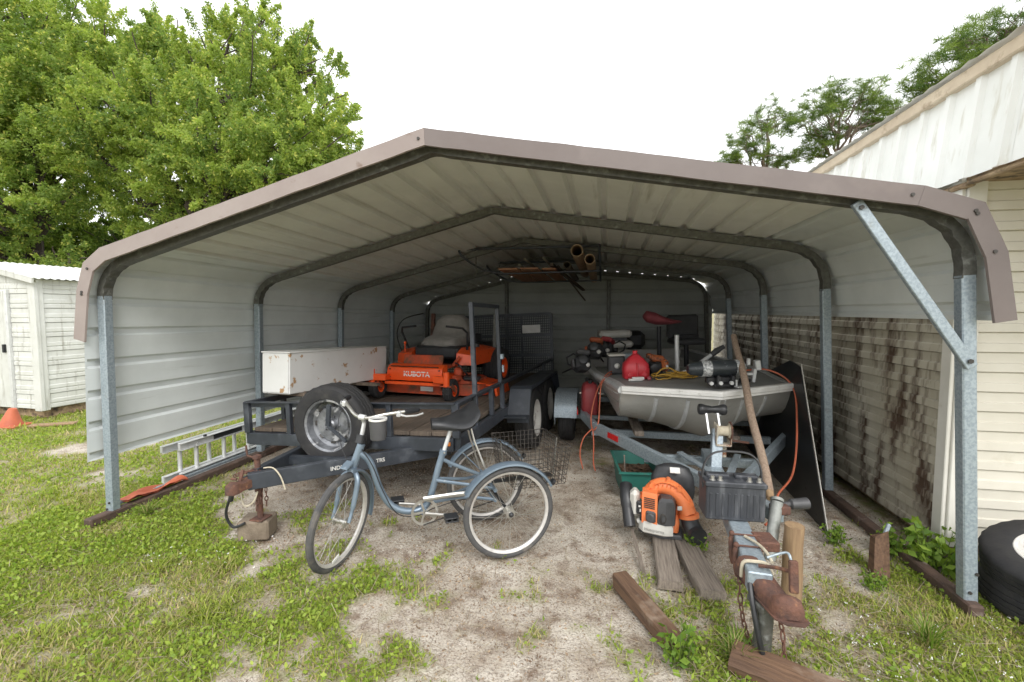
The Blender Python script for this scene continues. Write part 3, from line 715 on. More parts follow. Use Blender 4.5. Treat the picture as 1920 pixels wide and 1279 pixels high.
# drive
m = MB(); m.M = T(.49, .045, .262) @ RX(90); m.lathe([(.07, -.002), (.085, -.003), (.085, .003), (.07, .002)], 32, closed=True)
for k in range(5): m.M = T(.49, .045, .262) @ RX(90) @ RZ(72*k); m.box((.04, 0, 0), (.075, .012, .004))
m.M = ID; ck = m.build('chainring', chrome, TR)
m = MB(); m.tube([(.49, .065, .262), (.40, .072, .245), (.34, .075, .238)], [.011, .009, .008], 8); m.tube([(.49, -.065, .262), (.58, -.072, .28), (.64, -.075, .29)], [.011, .009, .008], 8); m.build('crank', chrome, TR)
for x, y, z in ((.335, .125, .238), (.645, -.125, .29)):
    m = MB(); m.box((x, y, z+.011), (.085, .085, .008), None, .003); m.box((x, y, z-.011), (.085, .085, .008), None, .003)
    for q in (-.035, 0, .035): m.box((x+q, y, z), (.012, .075, .02))
    m.build('pedal', black_plastic, TR)
m = MB(); rings = []
for x_, z_, h_ in ((.58, .265, .075), (.5, .262, .095), (.3, .285, .06), (.05, .315, .055), (0, .318, .05)):
    rings.append([(x_, .058, z_-h_*.9), (x_, .058, z_+h_), (x_, .06+.008, z_+h_-.01), (x_, .068, z_-h_*.9+.01)])
m = MB(); m.tube(spline([(.50, .05, .18), (.3, .05, .225), (.02, .05, .28)], 4), .005, 6); m.tube(spline([(.50, .05, .345), (.3, .05, .345), (.02, .05, .345)], 4), .005, 6); m.build('chain', screw_m, TR)
m = MB(); m.tube(spline([(.50, .062, .355), (.3, .062, .358), (.12, .062, .352)], 4), [.012]*9, 8, flat=1.4); m.build('chain_guard', chrome, TR)
# basket
m = MB(); bx0, bx1, by, bz0, bz1 = -.44, -.03, .235, .40, .655
def bp(u, v, top):     # point on the basket rim / floor
    k = 1 if top else .86; return ((bx0+bx1)/2+(bx1-bx0)/2*u*k, by*v*k, bz1 if top else bz0)
def lerp3(a, c, q): return tuple(a[i]+(c[i]-a[i])*q for i in range(3))
cor = [(-1, -1), (1, -1), (1, 1), (-1, 1)]
for i in range(4):
    a, c = cor[i], cor[(i+1) % 4]
    for j in range(13): m.tube([lerp3(bp(*a, 1), bp(*c, 1), j/13), lerp3(bp(*a, 0), bp(*c, 0), j/13)], .0019, 4, cap=False)
    for j in range(8): m.tube([lerp3(bp(*a, 0), bp(*a, 1), j/8), lerp3(bp(*c, 0), bp(*c, 1), j/8)], .0019, 4, cap=False)
for j in range(1, 9):
    m.tube([lerp3(bp(-1, -1, 0), bp(1, -1, 0), j/9), lerp3(bp(-1, 1, 0), bp(1, 1, 0), j/9)], .0016, 4, cap=False)
    m.tube([lerp3(bp(-1, -1, 0), bp(-1, 1, 0), j/9), lerp3(bp(1, -1, 0), bp(1, 1, 0), j/9)], .0016, 4, cap=False)
bk = m.build('basket', wire_m, TR, kind='stuff')
m = MB(); m.tube([bp(*c, 1) for c in cor], .0035, 6, closed=True); m.build('rim_wire', wire_m, bk)
for u, v in ((1, 0), (-1, 0)): m = MB(); m.bar(bp(u, v, 1), (bp(u, v, 0)[0], 0, .36), .012, .004); m.build('basket_stay', chrome, bk)
m = MB(); m.bar((-.40, 0, .392), (.08, 0, .392), .05, .01); m.build('basket_support', black_plastic, TR)

# ------------------------------------------------------------------ utility trailer
UM = T(-2.005, 3.29, .445) @ RZ(-4) @ RY(-2.7) @ RX(-1)
UT = thing('utility_trailer', 'dark blue black utility trailer with wooden deck and tandem wheels', 'trailer', (-2.005, 3.29, .445), RZ(-4) @ RY(-2.7) @ RX(-1))
HW, LN = .96, 4.05
m = MB()
for s in (-1, 1): m.bar((s*HW, .0, .05), (s*HW, LN, .05), .05, .10, (0, 0, 1), .004)
m.bar((-HW+.025, 0, .05), (HW-.025, 0, .05), .05, .10, (0, 0, 1), .004); m.bar((-HW+.025, LN, .05), (HW-.025, LN, .05), .05, .1, (0, 0, 1), .004)
for i in range(1, 8): m.bar((-HW+.02, i*.5, .045), (HW-.02, i*.5, .045), .04, .08)
m.build('chassis', black_paint, UT)
pw = 1.84/10
for i in range(10):
    x = -.92+pw*(i+.5); m = MB(); m.box((x, LN/2+.0, .118+.004*random.random()), (pw-.008, LN-.06+.02*random.random(), .034), None, .004); m.build('deck_plank', deck_wood, UT)
for x0, y0, x1, y1 in ((-.17, -.80, .80, .22), (-.20, -.72, -.42, .18)):
    m = MB(); m.bar((x0, y0, -.01), (x1, y1, -.035), .055, .105, (0, 0, 1), .004); tg = m.build('tongue_beam', black_paint, UT)
m = MB(); m.bar((-.32, -.30, -.02), (.28, -.28, -.02), .05, .06); m.build('tongue_brace', black_paint, UT)
# lettering on the right hand tongue beam, facing forward
dirv = Vector((.97, 1.02, 0)).normalized(); ang = math.degrees(math.atan2(dirv.y, dirv.x))
for tx, q in (('INDIAN', .40), ('TRS', .60)):
    p = Vector((-.17, -.80, -.018)).lerp(Vector((.80, .22, -.03)), q) + Vector((dirv.y, -dirv.x, 0))*.029
    text_part(tx, .038, T(*p) @ RZ(ang) @ RX(90), label_white, UT, .0008)
m = MB(); rings = []
for y, hw, z0, z1 in ((-.955, .018, -.045, -.01), (-.94, .032, -.05, .018), (-.905, .036, -.05, .026), (-.87, .034, -.045, .012), (-.8, .036, -.045, .015), (-.7, .036, -.04, .015)):
    rings.append([(-.17-hw, y, z0), (-.17-hw, y, z1-.012), (-.17-hw*.6, y, z1), (-.17+hw*.6, y, z1), (-.17+hw, y, z1-.012), (-.17+hw, y, z0)])
m.loft(rings); cpl = m.build('coupler', rust, UT, smooth=40)
m = MB(); m.bar((-.17, -.86, .01), (-.17, -.83, .075), .02, .012); m.cyl((-.19, -.9, .04), (-.15, -.9, .04), .008, 8); m.build('latch', rust, cpl)
JX, JY = -.215, -.67
m = MB(); m.cyl((JX, JY, -.30), (JX, JY, .10), .019, 14); m.box((JX, JY, .11), (.045, .045, .03), None, .006); m.cyl((JX, JY, -.12), (JX, JY, .02), .026, 14); m.box((JX, JY, -.305), (.10, .10, .010), RX(4) , .003); jk = m.build('jack', rust, UT)
m = MB(); m.cyl((JX, JY, .10), (JX-.07, JY-.01, .12), .006, 6); m.cyl((JX-.07, JY-.01, .12), (JX-.075, JY-.01, .19), .007, 6); m.build('jack_handle', rust, jk)
# front and side rails
m = MB(); m.bar((-HW, -.012, .362), (HW, -.012, .362), .05, .008); m.bar((-HW, .011, .34), (HW, .011, .34), .006, .05); m.build('front_rail', black_paint, UT)
for x in (-HW+.005, -.53, -.08, .40, HW-.005):
    wd = .055 if abs(x) > .9 else .04
    m = MB(); m.bar((x, .0, .10), (x, .0, .358), wd, .04, (0, 1, 0), .003); m.build('rail_post', black_paint, UT)
for s in (-1, 1):
    m = MB(); m.bar((s*HW, .0, .362), (s*HW, LN, .362), .05, .008); m.bar((s*(HW-.022), .02, .34), (s*(HW-.022), LN, .34), .006, .045); m.build('side_rail', black_paint, UT)
    for y in (.42, .85, 1.2, 3.3, LN-.03):
        m = MB(); m.bar((s*HW, y, .10), (s*HW, y, .358), .04, .04, (0, 1, 0), .003); m.build('rail_post', black_paint, UT)
    # tandem fender
    m = MB(); pr = [(1.24, -.05), (1.26, .0), (1.40, .26), (1.46, .285), (2.96, .285), (3.02, .26), (3.16, .0), (3.18, -.05)]
    th = [(y, z-.006) for y, z in pr][::-1]; x0, x1 = HW+.027, HW+.25
    for i in range(len(pr)-1):
        (ya, za), (yb_, zb) = pr[i], pr[i+1]
        m.add([(s*x0, ya, za), (s*x1, ya, za), (s*x1, yb_, zb), (s*x0, yb_, zb), (s*x0, ya, za-.005), (s*x1, ya, za-.005), (s*x1, yb_, zb-.005), (s*x0, yb_, zb-.005)], [(0, 1, 2, 3), (7, 6, 5, 4), (1, 0, 4, 5), (2, 1, 5, 6), (3, 2, 6, 7), (0, 3, 7, 4)])
    m.prism([(y, z) for y, z in pr]+[(y, z-.035) for y, z in pr[::-1]], .004, T(s*x1, 0, 0) @ Matrix(((0, 0, 1, 0), (1, 0, 0, 0), (0, 1, 0, 0), (0, 0, 0, 1))))
    m.box((s*(HW+.14), 1.18, .02), (.24, .14, .008)); m.build('fender', black_paint, UT)
    for y in (1.80, 2.60):
        wl = thing_part('wheel', UT); zc = -.118 if s > 0 else -.012
        road_wheel(wl, T(s*(HW+.125), y, zc+.0175*(y-1.8)) @ RY(90*s), .335, .205, .195, rim_white)
m = MB(); m.box((.9, -.03, .06), (.03, .01, .03), None, .003); m.build('side_marker', mk('amber_marker', (.6, .18, .03), rough=.3), UT)
# equipment rack standing on the right rail
rk = thing_part('equipment_rack', UT)
for y in (.42, 1.15):
    m = MB(); m.bar((HW, y, .365), (HW, y, 1.125), .036, .036, (0, 1, 0), .003); m.build('rack_post', black_paint, rk)
m = MB(); m.bar((HW, .40, 1.11), (HW, 1.17, 1.11), .036, .036, (0, 0, 1), .003); m.build('rack_bar', black_paint, rk)
m = MB(); m.box((HW+.03, 1.15, .62), (.03, .05, .05), None, .004); m.box((HW+.035, 1.15, .5), (.02, .02, .07), None, .003); m.build('rack_latch', galv, rk)
# loading ramp, raised
rp = thing_part('ramp_gate', UT); RT = T(0, LN+.06, .08) @ RX(-3); 
m = MB(); m.M = RT
for x in (-.94, .94): m.bar((x, 0, 0), (x, 0, 1.0), .05, .04, (0, 1, 0))
for z in (.0, .33, .66, 1.0): m.bar((-.94, 0, z), (.94, 0, z), .04, .045)
for x in (-.45, 0, .45): m.bar((x, .0, 0), (x, .0, 1.0), .03, .03, (0, 1, 0))
m.build('ramp_frame', black_paint, rp)
m = MB(); m.M = RT
for i in range(62): x = -.93+i*.0305; m.bar((x, -.03, 0), (x, -.03, 1.0), .012, .004, (0, 1, 0))
for i in range(26): z = .0+i*.04; m.bar((-.94, -.034, z), (.94, -.034, z), .004, .012)
m.build('ramp_mesh', black_paint, rp, kind='stuff')
m = MB(); m.M = RT; m.box((.62, -.05, .76), (.30, .008, .13), None, .003); m.build('light_gap_patch', label_white, rp)  # white patch painted in for light showing through a hole in the gate
# ------------------------------------------------------------------ things on the utility trailer
SPW = thing('spare_wheel', 'worn spare wheel with steel rim mounted on the utility trailer front rail', 'wheel', (-1.99, 3.12, .685), RZ(-2) @ RX(90))
road_wheel(SPW, ID, .305, .215, .19, steel_rim, True)
m = MB(); m.bar((0, .0, .09), (.02, .16, .10), .03, .02); m.bar((.0, .0, .09), (.17, -.10, .12), .02, .02); m.build('carrier_arm', black_paint, SPW)
BXM = T(-2.88, 3.45, .822) @ RZ(-5) @ RX(-2.4)
BX = thing('metal_chest', 'long white metal chest with rust specks on the trailer rail', 'chest', (-2.88, 3.45, .822), RZ(-5) @ RX(-2.4))
m = MB(); m.box((.13, .76, .18), (.285, 1.52, .355), None, .006); m.build('body', white_box, BX)
m = MB(); m.box((.13, .76, .361), (.30, 1.54, .012), None, .004); m.build('lid', white_box, BX)
m = MB(); m.box((.13, -.004, .18), (.27, .006, .33), None, .002); m.build('end_panel', white_box, BX)
m = MB()
for y in (.15, 1.0): m.bar((-.06, y, -.012), (.5, y, -.012), .06, .03)
m.build('support_slat', deck_wood, BX)
# mower
MW = thing('riding_mower', 'orange riding mower with grey covered seat on the utility trailer', 'mower', (-2.08, 4.58, .545), RZ(-7) @ RX(-1))
m = MB(); pr = [(.20, .215), (.185, .30), (.20, .355), (.24, .385), (.32, .395), (.32, .215)]
m.loft([[(x, y, z) for y, z in pr] for x in (-.345, .345)]); fp = m.build('front_panel', orange, MW, smooth=30)
text_part('KUBOTA', .078, T(0.03, .1865, .29) @ RX(87), white_letter, fp, .0022, sx=1.05)
m = MB(); m.bar((-.46, .06, .255), (-.30, .10, .255), .06, .075, (0, 0, 1), .008); m.bar((.46, .06, .255), (.30, .10, .255), .06, .075, (0, 0, 1), .008)
m.bar((-.33, .09, .25), (-.33, .6, .25), .05, .06); m.bar((.33, .09, .25), (.33, .6, .25), .05, .06); m.bar((-.35, .16, .19), (.35, .16, .19), .05, .03, (0, 0, 1), .004)
m.bar((.36, .15, .22), (.46, .75, .16), .02, .09, (0, 0, 1)); m.build('front_frame', orange, MW)
for s in (-1, 1):
    m = MB(); m.cyl((s*.46, .06, .19), (s*.46, .06, .345), .034, 16); m.build('caster_post', orange, MW)
    m = MB(); m.bar((s*.46-.065, .06, .20), (s*.46-.065, .17, .13), .006, .05); m.bar((s*.46+.065, .06, .2), (s*.46+.065, .17, .13), .006, .05); m.box((s*.46, .06, .195), (.14, .05, .01)); m.build('caster_fork', orange_dirty, MW)
    wl = thing_part('caster_wheel', MW); road_wheel(wl, T(s*.46, .17, .133) @ RY(90), .13, .1, .055, orange, False)
    wl = thing_part('rear_wheel', MW); road_wheel(wl, T(s*.52, 1.45, .265) @ RY(90*s), .265, .24, .13, orange, False)
m = MB(); dk = [(-.74, .55), (-.70, .40), (-.40, .30), (.40, .30), (.70, .40), (.78, .58), (.78, .85), (.62, 1.02), (-.62, 1.02), (-.74, .85)]
m.prism(dk, .12, T(0, 0, .115)); m.prism([(x*.8, .66+(y-.66)*.8) for x, y in dk], .05, T(0, 0, .20)); m.build('mower_deck', orange_dirty, MW)
m = MB(); m.box((.72, .70, .17), (.26, .42, .02), RY(8), .006); m.box((.86, .7, .09), (.03, .42, .16), RY(-12), .006); m.build('discharge_chute', orange, MW)
for x in (-.42, 0, .42): m = MB(); m.cyl((x, .66, .2), (x, .66, .27), .07, 14); m.build('spindle_cover', orange_dirty, MW)
m = MB(); m.box((0, .52, .355), (.62, .34, .03), None, .008); m.build('foot_plate', orange_dirty, MW)
m = MB(); m.box((0, .40, .43), (.50, .03, .12), RX(-18), .006); m.build('dash_panel', orange_dirty, MW)
for s in (-1, 1):
    m = MB(); m.loft([[(s*.30, y, z) for y, z in ((.62, .36), (.66, .50), (.80, .56), (1.5, .56), (1.55, .36))], [(s*.52, y, z) for y, z in ((.68, .36), (.70, .47), (.84, .52), (1.46, .52), (1.5, .36))]]); m.build('side_fender', orange, MW)
    m = MB(); m.bar((s*.40, .74, .54), (s*.44, .66, .74), .025, .02); m.tube([(s*.44, .66, .74), (s*.40, .60, .80), (s*.20, .58, .82)], .014, 8); m.build('lap_bar', black_plastic, MW)
    m = MB(); m.bar((s*.47, 1.5, .52), (s*.47, 1.54, .98), .05, .05, (0, 1, 0), .004); m.build('roll_bar_post', rust if s < 0 else galv_dark, MW)
m = MB(); m.box((0, 1.0, .50), (.58, .62, .16), None, .03); m.build('seat_base', black_plastic, MW)
rings = []
for z, hw, y0, y1 in ((.56, .24, .72, 1.15), (.60, .27, .70, 1.2), (.66, .26, .74, 1.24), (.70, .245, 1.0, 1.27), (.80, .235, 1.06, 1.31), (.90, .20, 1.09, 1.33), (.96, .12, 1.13, 1.32)):
    ym, yh = (y0+y1)/2, (y1-y0)/2; ring = []
    for k in range(20):
        a = 2*PI*k/20; c_, s_ = math.cos(a), math.sin(a); e = .55
        wob = 1+.035*math.sin(3*a+z*19)+.03*math.sin(5*a-z*31)
        ring.append((hw*abs(c_)**e*math.copysign(1, c_)*wob, ym+yh*abs(s_)**e*math.copysign(1, s_)*wob, z))
    rings.append(ring)
m = MB(); m.loft(rings); m.build('seat', seat_cover, MW, smooth=60)
m = MB(); m.box((0, 1.72, .42), (.62, .5, .34), None, .04); m.cyl((0, 1.75, .59), (0, 1.75, .70), .17, 24); m.build('engine', black_plastic, MW)
m = MB(); m.tube(spline([(-.5, .74, .5), (-.6, .8, .72), (-.62, 1.0, .90), (-.5, 1.3, .98)], 6), .008, 8); m.build('hose', black_plastic, MW)
m = MB(); m.cyl((-.40, .66, .50), (-.40, .66, .60), .008, 8); m.sphere((-.40, .66, .61), .018, 10, 8); m.build('throttle_knob', orange, MW)
m = MB(); m.cyl((.30, .55, .36), (.36, .62, .46), .02, 10); m.box((.40, .5, .30), (.10, .14, .10), RZ(20), .02); m.box((.44, .36, .24), (.08, .12, .07), RZ(-15), .02); m.build('linkage', orange_dirty, MW)
for x, z in ((-.31, .25), (-.31, .34), (.31, .25), (.31, .34)): m = MB(); m.cyl((x, .20, z), (x, .178, z), .008, 6); m.build('panel_bolt', screw_m, fp)
m = MB(); m.box((0, .194, .375), (.60, .02, .004), RX(-30)); m.build('panel_seam', screw_m, fp)
m = MB(); m.tube(spline([(-.28, .32, .20), (-.1, .28, .17), (.12, .30, .18), (.3, .34, .16)], 5), .012, 7); m.build('drive_belt', black_plastic, MW)
m = MB(); m.box((.10, .293, .115), (.16, .006, .05), None, .002); m.build('deck_decal', label_white, MW)
m = MB(); m.box((.56, .52, .235), (.20, .20, .05), RZ(20), .02); m.build('belt_cover', black_plastic, MW)
m = MB(); m.tube(spline([(.36, .5, .40), (.45, .42, .38), (.50, .5, .28), (.44, .66, .24)], 5), .01, 7); m.build('hydraulic_hose', black_plastic, MW)
m = MB(); m.cyl((.41, 1.0, .56), (.41, 1.0, .60), .045, 16); m.build('fuel_cap', black_plastic, MW)
# jack block, chains and wires at the coupler
m = MB(); m.box((0, 0, .068), (.20, .17, .135), RZ(18), .012); cb = m.build('concrete_block', concrete, None); cb.location = (-2.30, 2.655, 0); WM[cb.name] = T(-2.30, 2.655, 0)
tag(cb, 'stained concrete block under the rusty trailer jack', 'block')
def chain_mesh(m, pts, r=.013, wire=.0038, step=.03):
    P = spline(pts, 10); acc = 0; k = 0; last = P[0]
    L_ = [P[0]]
    for p in P[1:]:
        if (p-L_[-1]).length >= step: L_.append(p)
    for i in range(len(L_)-1):
        a, b_ = L_[i], L_[i+1]; d = (b_-a).normalized(); u = d.cross(Vector((0, 0, 1)))
        if u.length < .1: u = d.cross(Vector((1, 0, 0)))
        u.normalize(); v = d.cross(u); w_ = u if i % 2 else v; c = (a+b_)/2; h = (b_-a).length*.62
        m.tube([c+d*(h*math.cos(t_))+w_*(r*.75*math.sin(t_)) for t_ in np.linspace(0, 2*PI, 8, endpoint=False)], wire, 5, closed=True)
CH = thing('safety_chain', 'rusty safety chain draped over the dark trailer coupler', 'chain', (-2.28, 2.6, .42))
m = MB()
for q in (0, .025, -.02): chain_mesh(m, [(-2.33, 2.52+q, .47), (-2.26, 2.56+q, .485), (-2.20, 2.585+q, .46), (-2.195+q*.5, 2.58+q, .36), (-2.20, 2.575+q*2, .25-abs(q))])
m.build('links', rust, CH, True, kind='stuff')
WR = thing('trailer_wire', 'black wiring pigtail hanging from the dark trailer coupler', 'wire', (-2.3, 2.55, .3))
m = MB(); m.tube(spline([(-2.0, 2.80, .44), (-2.13, 2.66, .47), (-2.27, 2.52, .46), (-2.33, 2.49, .37), (-2.40, 2.50, .22), (-2.37, 2.52, .12), (-2.30, 2.545, .14)], 8), .009, 8); m.build('cable', black_plastic, WR, True)
m = MB(); m.cyl((-2.335, 2.49, .38), (-2.35, 2.487, .31), .016, 10); m.build('plug', black_plastic, WR, True)
m = MB(); m.tube(spline([(-2.19, 2.60, .50), (-2.12, 2.6, .505), (-2.05, 2.58, .46), (-2.01, 2.57, .38)], 8), .005, 6); m.tube(spline([(-2.30, 2.52, .36), (-2.26, 2.50, .28), (-2.21, 2.52, .30), (-2.20, 2.55, .36)], 8), .0055, 6)
sg = m.build('strap', rope_w, None); tag(sg, 'dirty cream cord looped round the trailer jack', 'cord', kind='thing')
# ------------------------------------------------------------------ boat trailer
BT = thing('boat_trailer', 'galvanised boat trailer with rusty coupler and winch under the boat', 'trailer', (.76, 2.1, 0))
def bbar(name, a, b_, w, h, mat, par=None, bev=.005, up=(0, 0, 1)):
    m = MB(); m.bar(a, b_, w, h, up, bev); return m.build(name, mat, par or BT, True)
bbar('tongue', (.695, 2.12, .34), (.86, 3.95, .36), .10, .095, galv)
AL = [(.79, 3.22, .335), (-.06, 4.50, .40), (-.20, 5.0, .41), (-.24, 7.6, .40)]
AR = [(.88, 3.22, .335), (1.62, 4.45, .40), (1.66, 5.0, .41), (1.52, 7.6, .40)]
for A_ in (AL, AR):
    for i in range(3): bbar('side_beam', A_[i], A_[i+1], .05, .10, galv)
bbar('cross_beam', (.35, 3.86, .33), (1.28, 3.86, .33), .05, .07, galv)
bbar('cross_beam', (-.1, 4.75, .29), (1.6, 4.75, .29), .05, .07, galv)
bbar('cross_beam', (-.2, 6.6, .28), (1.5, 6.6, .28), .05, .07, galv)
bbar('tongue_brace', (.80, 3.30, .40), (.62, 3.82, .40), .05, .02, galv); bbar('tongue_brace', (.86, 3.30, .40), (1.06, 3.84, .40), .05, .02, galv)
for x in (.36, 1.22): bbar('bunk', (x, 4.5, .355), (x-.1, 7.4, .36), .09, .05, grey_wood)
for p, q in (((.012, 4.345, .40), (-.072, 4.473, .405)), ):
    d = (Vector(q)-Vector(p)).normalized(); n_ = Vector((-d.y, d.x, 0))
    m = MB(); m.bar(Vector((.17, 4.155, .39))-Vector((.834, .55, 0))*.031, Vector((.085, 4.285, .395))-Vector((.834, .55, 0))*.031, .008, .05); m.build('side_reflector', reflector_red, BT, True)
m = MB(); m.bar((-.265, 5.02, .46), (-.25, 4.86, .46), .01, .05); m.build('side_reflector', reflector_red, BT, True)
# fenders and wheels
for s, x in ((-1, -.40), (1, 1.80)):
    m = MB(); rings = []
    for a in np.linspace(8, 172, 15):
        c_, s_ = math.cos(R(a)), math.sin(R(a)); e = .7; cy = .36*abs(c_)**e*math.copysign(1, c_); cz = .36*abs(s_)**e
        rings.append([(x-.125, 5.45+cy, .25+cz), (x+.125, 5.45+cy, .25+cz), (x+.125, 5.45+cy*.985, .25+cz*.985), (x-.125, 5.45+cy*.985, .25+cz*.985)])
    m.loft(rings); m.prism([(5.45+.36*math.cos(R(a)), .25+.36*math.sin(R(a))**.8) for a in np.linspace(8, 172, 15)]+[(5.12, .25)], .004, T(x-.12*1, 0, 0) @ Matrix(((0, 0, 1, 0), (1, 0, 0, 0), (0, 1, 0, 0), (0, 0, 0, 1))))
    m.build('fender', galv, BT, True)
    wl = thing_part('wheel', BT); inv = WM[BT.name].inverted(); road_wheel(wl, inv @ T(x, 5.45, .285) @ RY(90*s), .285, .185, .165, rim_white)
bbar('axle', (-.32, 5.45, .285), (1.72, 5.45, .285), .05, .05, galv)
# coupler: stamped rusty housing with a ball pocket at its nose
m = MB(); rings = []
for y, hw, z0, z1 in ((2.03, .012, .30, .335), (2.045, .04, .29, .365), (2.075, .05, .285, .378), (2.11, .05, .285, .372), (2.15, .045, .29, .345), (2.22, .047, .295, .355), (2.33, .05, .30, .375), (2.44, .05, .305, .395), (2.46, .05, .31, .395)):
    y = 1.945+(y-2.03)*.72; x = .768-.27*(y-1.945); hw *= 1.12; ring = []
    for u, v in ((-1, 0), (-1, .55), (-.75, .9), (-.3, 1), (.3, 1), (.75, .9), (1, .55), (1, 0)): ring.append((x+hw*u, y, z0+(z1-z0)*v))
    rings.append(ring)
m.loft(rings); m.prism([(.632, 2.26), (.70, 1.955), (.735, 1.925), (.80, 1.925), (.83, 1.955), (.755, 2.26)], .006, T(0, 0, .290)); cpl2 = m.build('coupler', rust, BT, True, smooth=45)
m = MB(); m.bar((.80, 2.04, .36), (.80, 2.06, .49), .035, .02, (0, 1, 0), .004); m.build('coupler_latch', rust, cpl2, True)
m = MB(); m.tube([(.70, 2.16, .40), (.76, 2.12, .42), (.80, 2.06, .44)], .008, 8); m.build('latch_rod', rust, cpl2, True)
m = MB(); m.tube(spline([(.76, 2.24, .40), (.83, 2.25, .425), (.85, 2.23, .425), (.855, 2.20, .36)], 4), .006, 8); m.build('hitch_pin', galv, cpl2, True)
for y in (2.34, 2.46):
    x = .695+.09*(y-2.12)
    m = MB(); m.tube(spline([(x-.062, y, .405), (x-.065, y, .36), (x-.064, y-.01, .29), (x-.055, y-.015, .25)], 4), [.009]*3+[.012]*5+[.011]*5, 8); m.cyl((x-.062, y, .397), (x+.08, y, .397), .005, 6); m.sphere((x-.062, y, .40), .014, 8, 6); m.build('u_bolt', rust, BT, True)
m = MB(); m.box((.82, 2.46, .37), (.10, .12, .05), RZ(5), .006); m.build('jack_bracket', rust, BT, True)
# swing-up jack on the right of the tongue
m = MB(); m.tube([(.885, 2.57, .22), (.925, 2.65, .38), (.955, 2.70, .49)], [.028, .030, .031], 16); m.cyl((.955, 2.70, .49), (.959, 2.71, .502), .033, 16); jk2 = m.build('jack_tube', galv_dull, BT, True)
m = MB(); m.tube([(.98, 2.72, .465), (1.03, 2.74, .465), (1.04, 2.74, .465), (1.13, 2.76, .47)], [.014, .016, .028, .032], 14); m.build('jack_wheel', grey_plastic, jk2, True)
m = MB(); m.box((.97, 2.70, .45), (.09, .07, .05), RZ(12), .008); m.build('jack_clamp', rust, jk2, True)
bbar('jack_arm', (.83, 3.25, .37), (.98, 2.74, .39), .07, .075, galv)
m = MB(); m.tube(spline([(.66, 2.16, .36), (.655, 2.09, .28), (.67, 2.05, .16), (.70, 2.05, .03)], 5), .012, 8); m.build('wiring', black_plastic, BT, True)
m = MB(); chain_mesh(m, [(.655, 2.25, .34), (.63, 2.18, .25), (.65, 2.14, .10), (.69, 2.1, .02)]); chain_mesh(m, [(.75, 2.08, .28), (.77, 2.05, .15), (.77, 2.03, .02)]); m.build('chain', rust, BT, True, kind='stuff')
m = MB(); m.tube(spline([(.64, 2.20, .32), (.645, 2.195, .39), (.69, 2.185, .405), (.74, 2.18, .40), (.76, 2.17, .36)], 6), .008, 7); m.tube(spline([(.72, 2.44, .40), (.755, 2.36, .405), (.77, 2.28, .405), (.775, 2.22, .39)], 5), .007, 7); m.build('rope', rope_w, BT, True)
# coupler ball stand in front: an old hitch mount under the nose
m = MB(); m.cyl((.70, 2.10, .0), (.71, 2.09, .25), .04, 14, .034); m.box((.705, 2.1, .265), (.09, .11, .03), RZ(20), .006); m.cyl((.698, 2.10, .0), (.698, 2.10, .03), .055, 14); m.build('nose_stand', galv_dark, BT, True)
# winch stand with roller and winch
m = MB(); m.bar((.825, 3.52, .39), (.85, 3.60, .66), .075, .05, (0, 1, 0), .004); ws = m.build('winch_post', galv, BT, True)
m = MB(); m.box((.88, 3.575, .555), (.10, .10, .012), None, .003); m.box((.83, 3.575, .63), (.008, .11, .15), RX(8), .003); m.box((.93, 3.575, .63), (.008, .11, .15), RX(8), .003); m.box((.88, 3.60, .50), (.07, .012, .1)); wn = m.build('winch_frame', mk('flaking_cream_paint', (.5, .46, .38), (.42, .38, .3), scale=12, rough=.7, spot=(.24, .11, .06), sscale=16, slo=.5, shi=.6), ws, True)
m = MB(); m.M = T(.88, 3.57, .655) @ RY(90); m.lathe([(.052, -.045), (.052, -.04), (.038, -.034), (.036, 0), (.038, .034), (.052, .04), (.052, .045)], 24); m.M = ID; m.build('winch_drum', rope_w, ws, True)
m = MB(); m.M = T(.93, 3.57, .655) @ RY(90)
m.lathe([(.06, -.004), (.064, -.004), (.064, .004), (.06, .004)], 28, closed=True); m.lathe([(.01, 0), (.06, 0)], 20)
for k in range(28): m.M = T(.93, 3.57, .655) @ RY(90) @ RZ(k*360/28); m.box((.066, 0, 0), (.008, .006, .008))
m.M = ID; m.build('winch_gear', rust, ws, True)
m = MB(); m.cyl((.93, 3.56, .59), (1.05, 3.53, .585), .009, 8); m.build('winch_handle', rust, ws, True)
for x in (.792, .875): m = MB(); m.bar((x, 3.60, .62), (x-.01, 3.70, .79), .014, .006, (0, 1, 0)); m.build('roller_arm', alu, ws, True)
m = MB(); m.M = T(.83, 3.70, .785) @ RZ(3) @ RY(90); m.lathe([(.004, -.10), (.036, -.10), (.042, -.09), (.042, -.07), (.034, -.05), (.025, 0), (.034, .05), (.042, .07), (.042, .09), (.036, .10), (.004, .10)], 24); m.M = ID; m.build('bow_roller', black_plastic, ws, True)

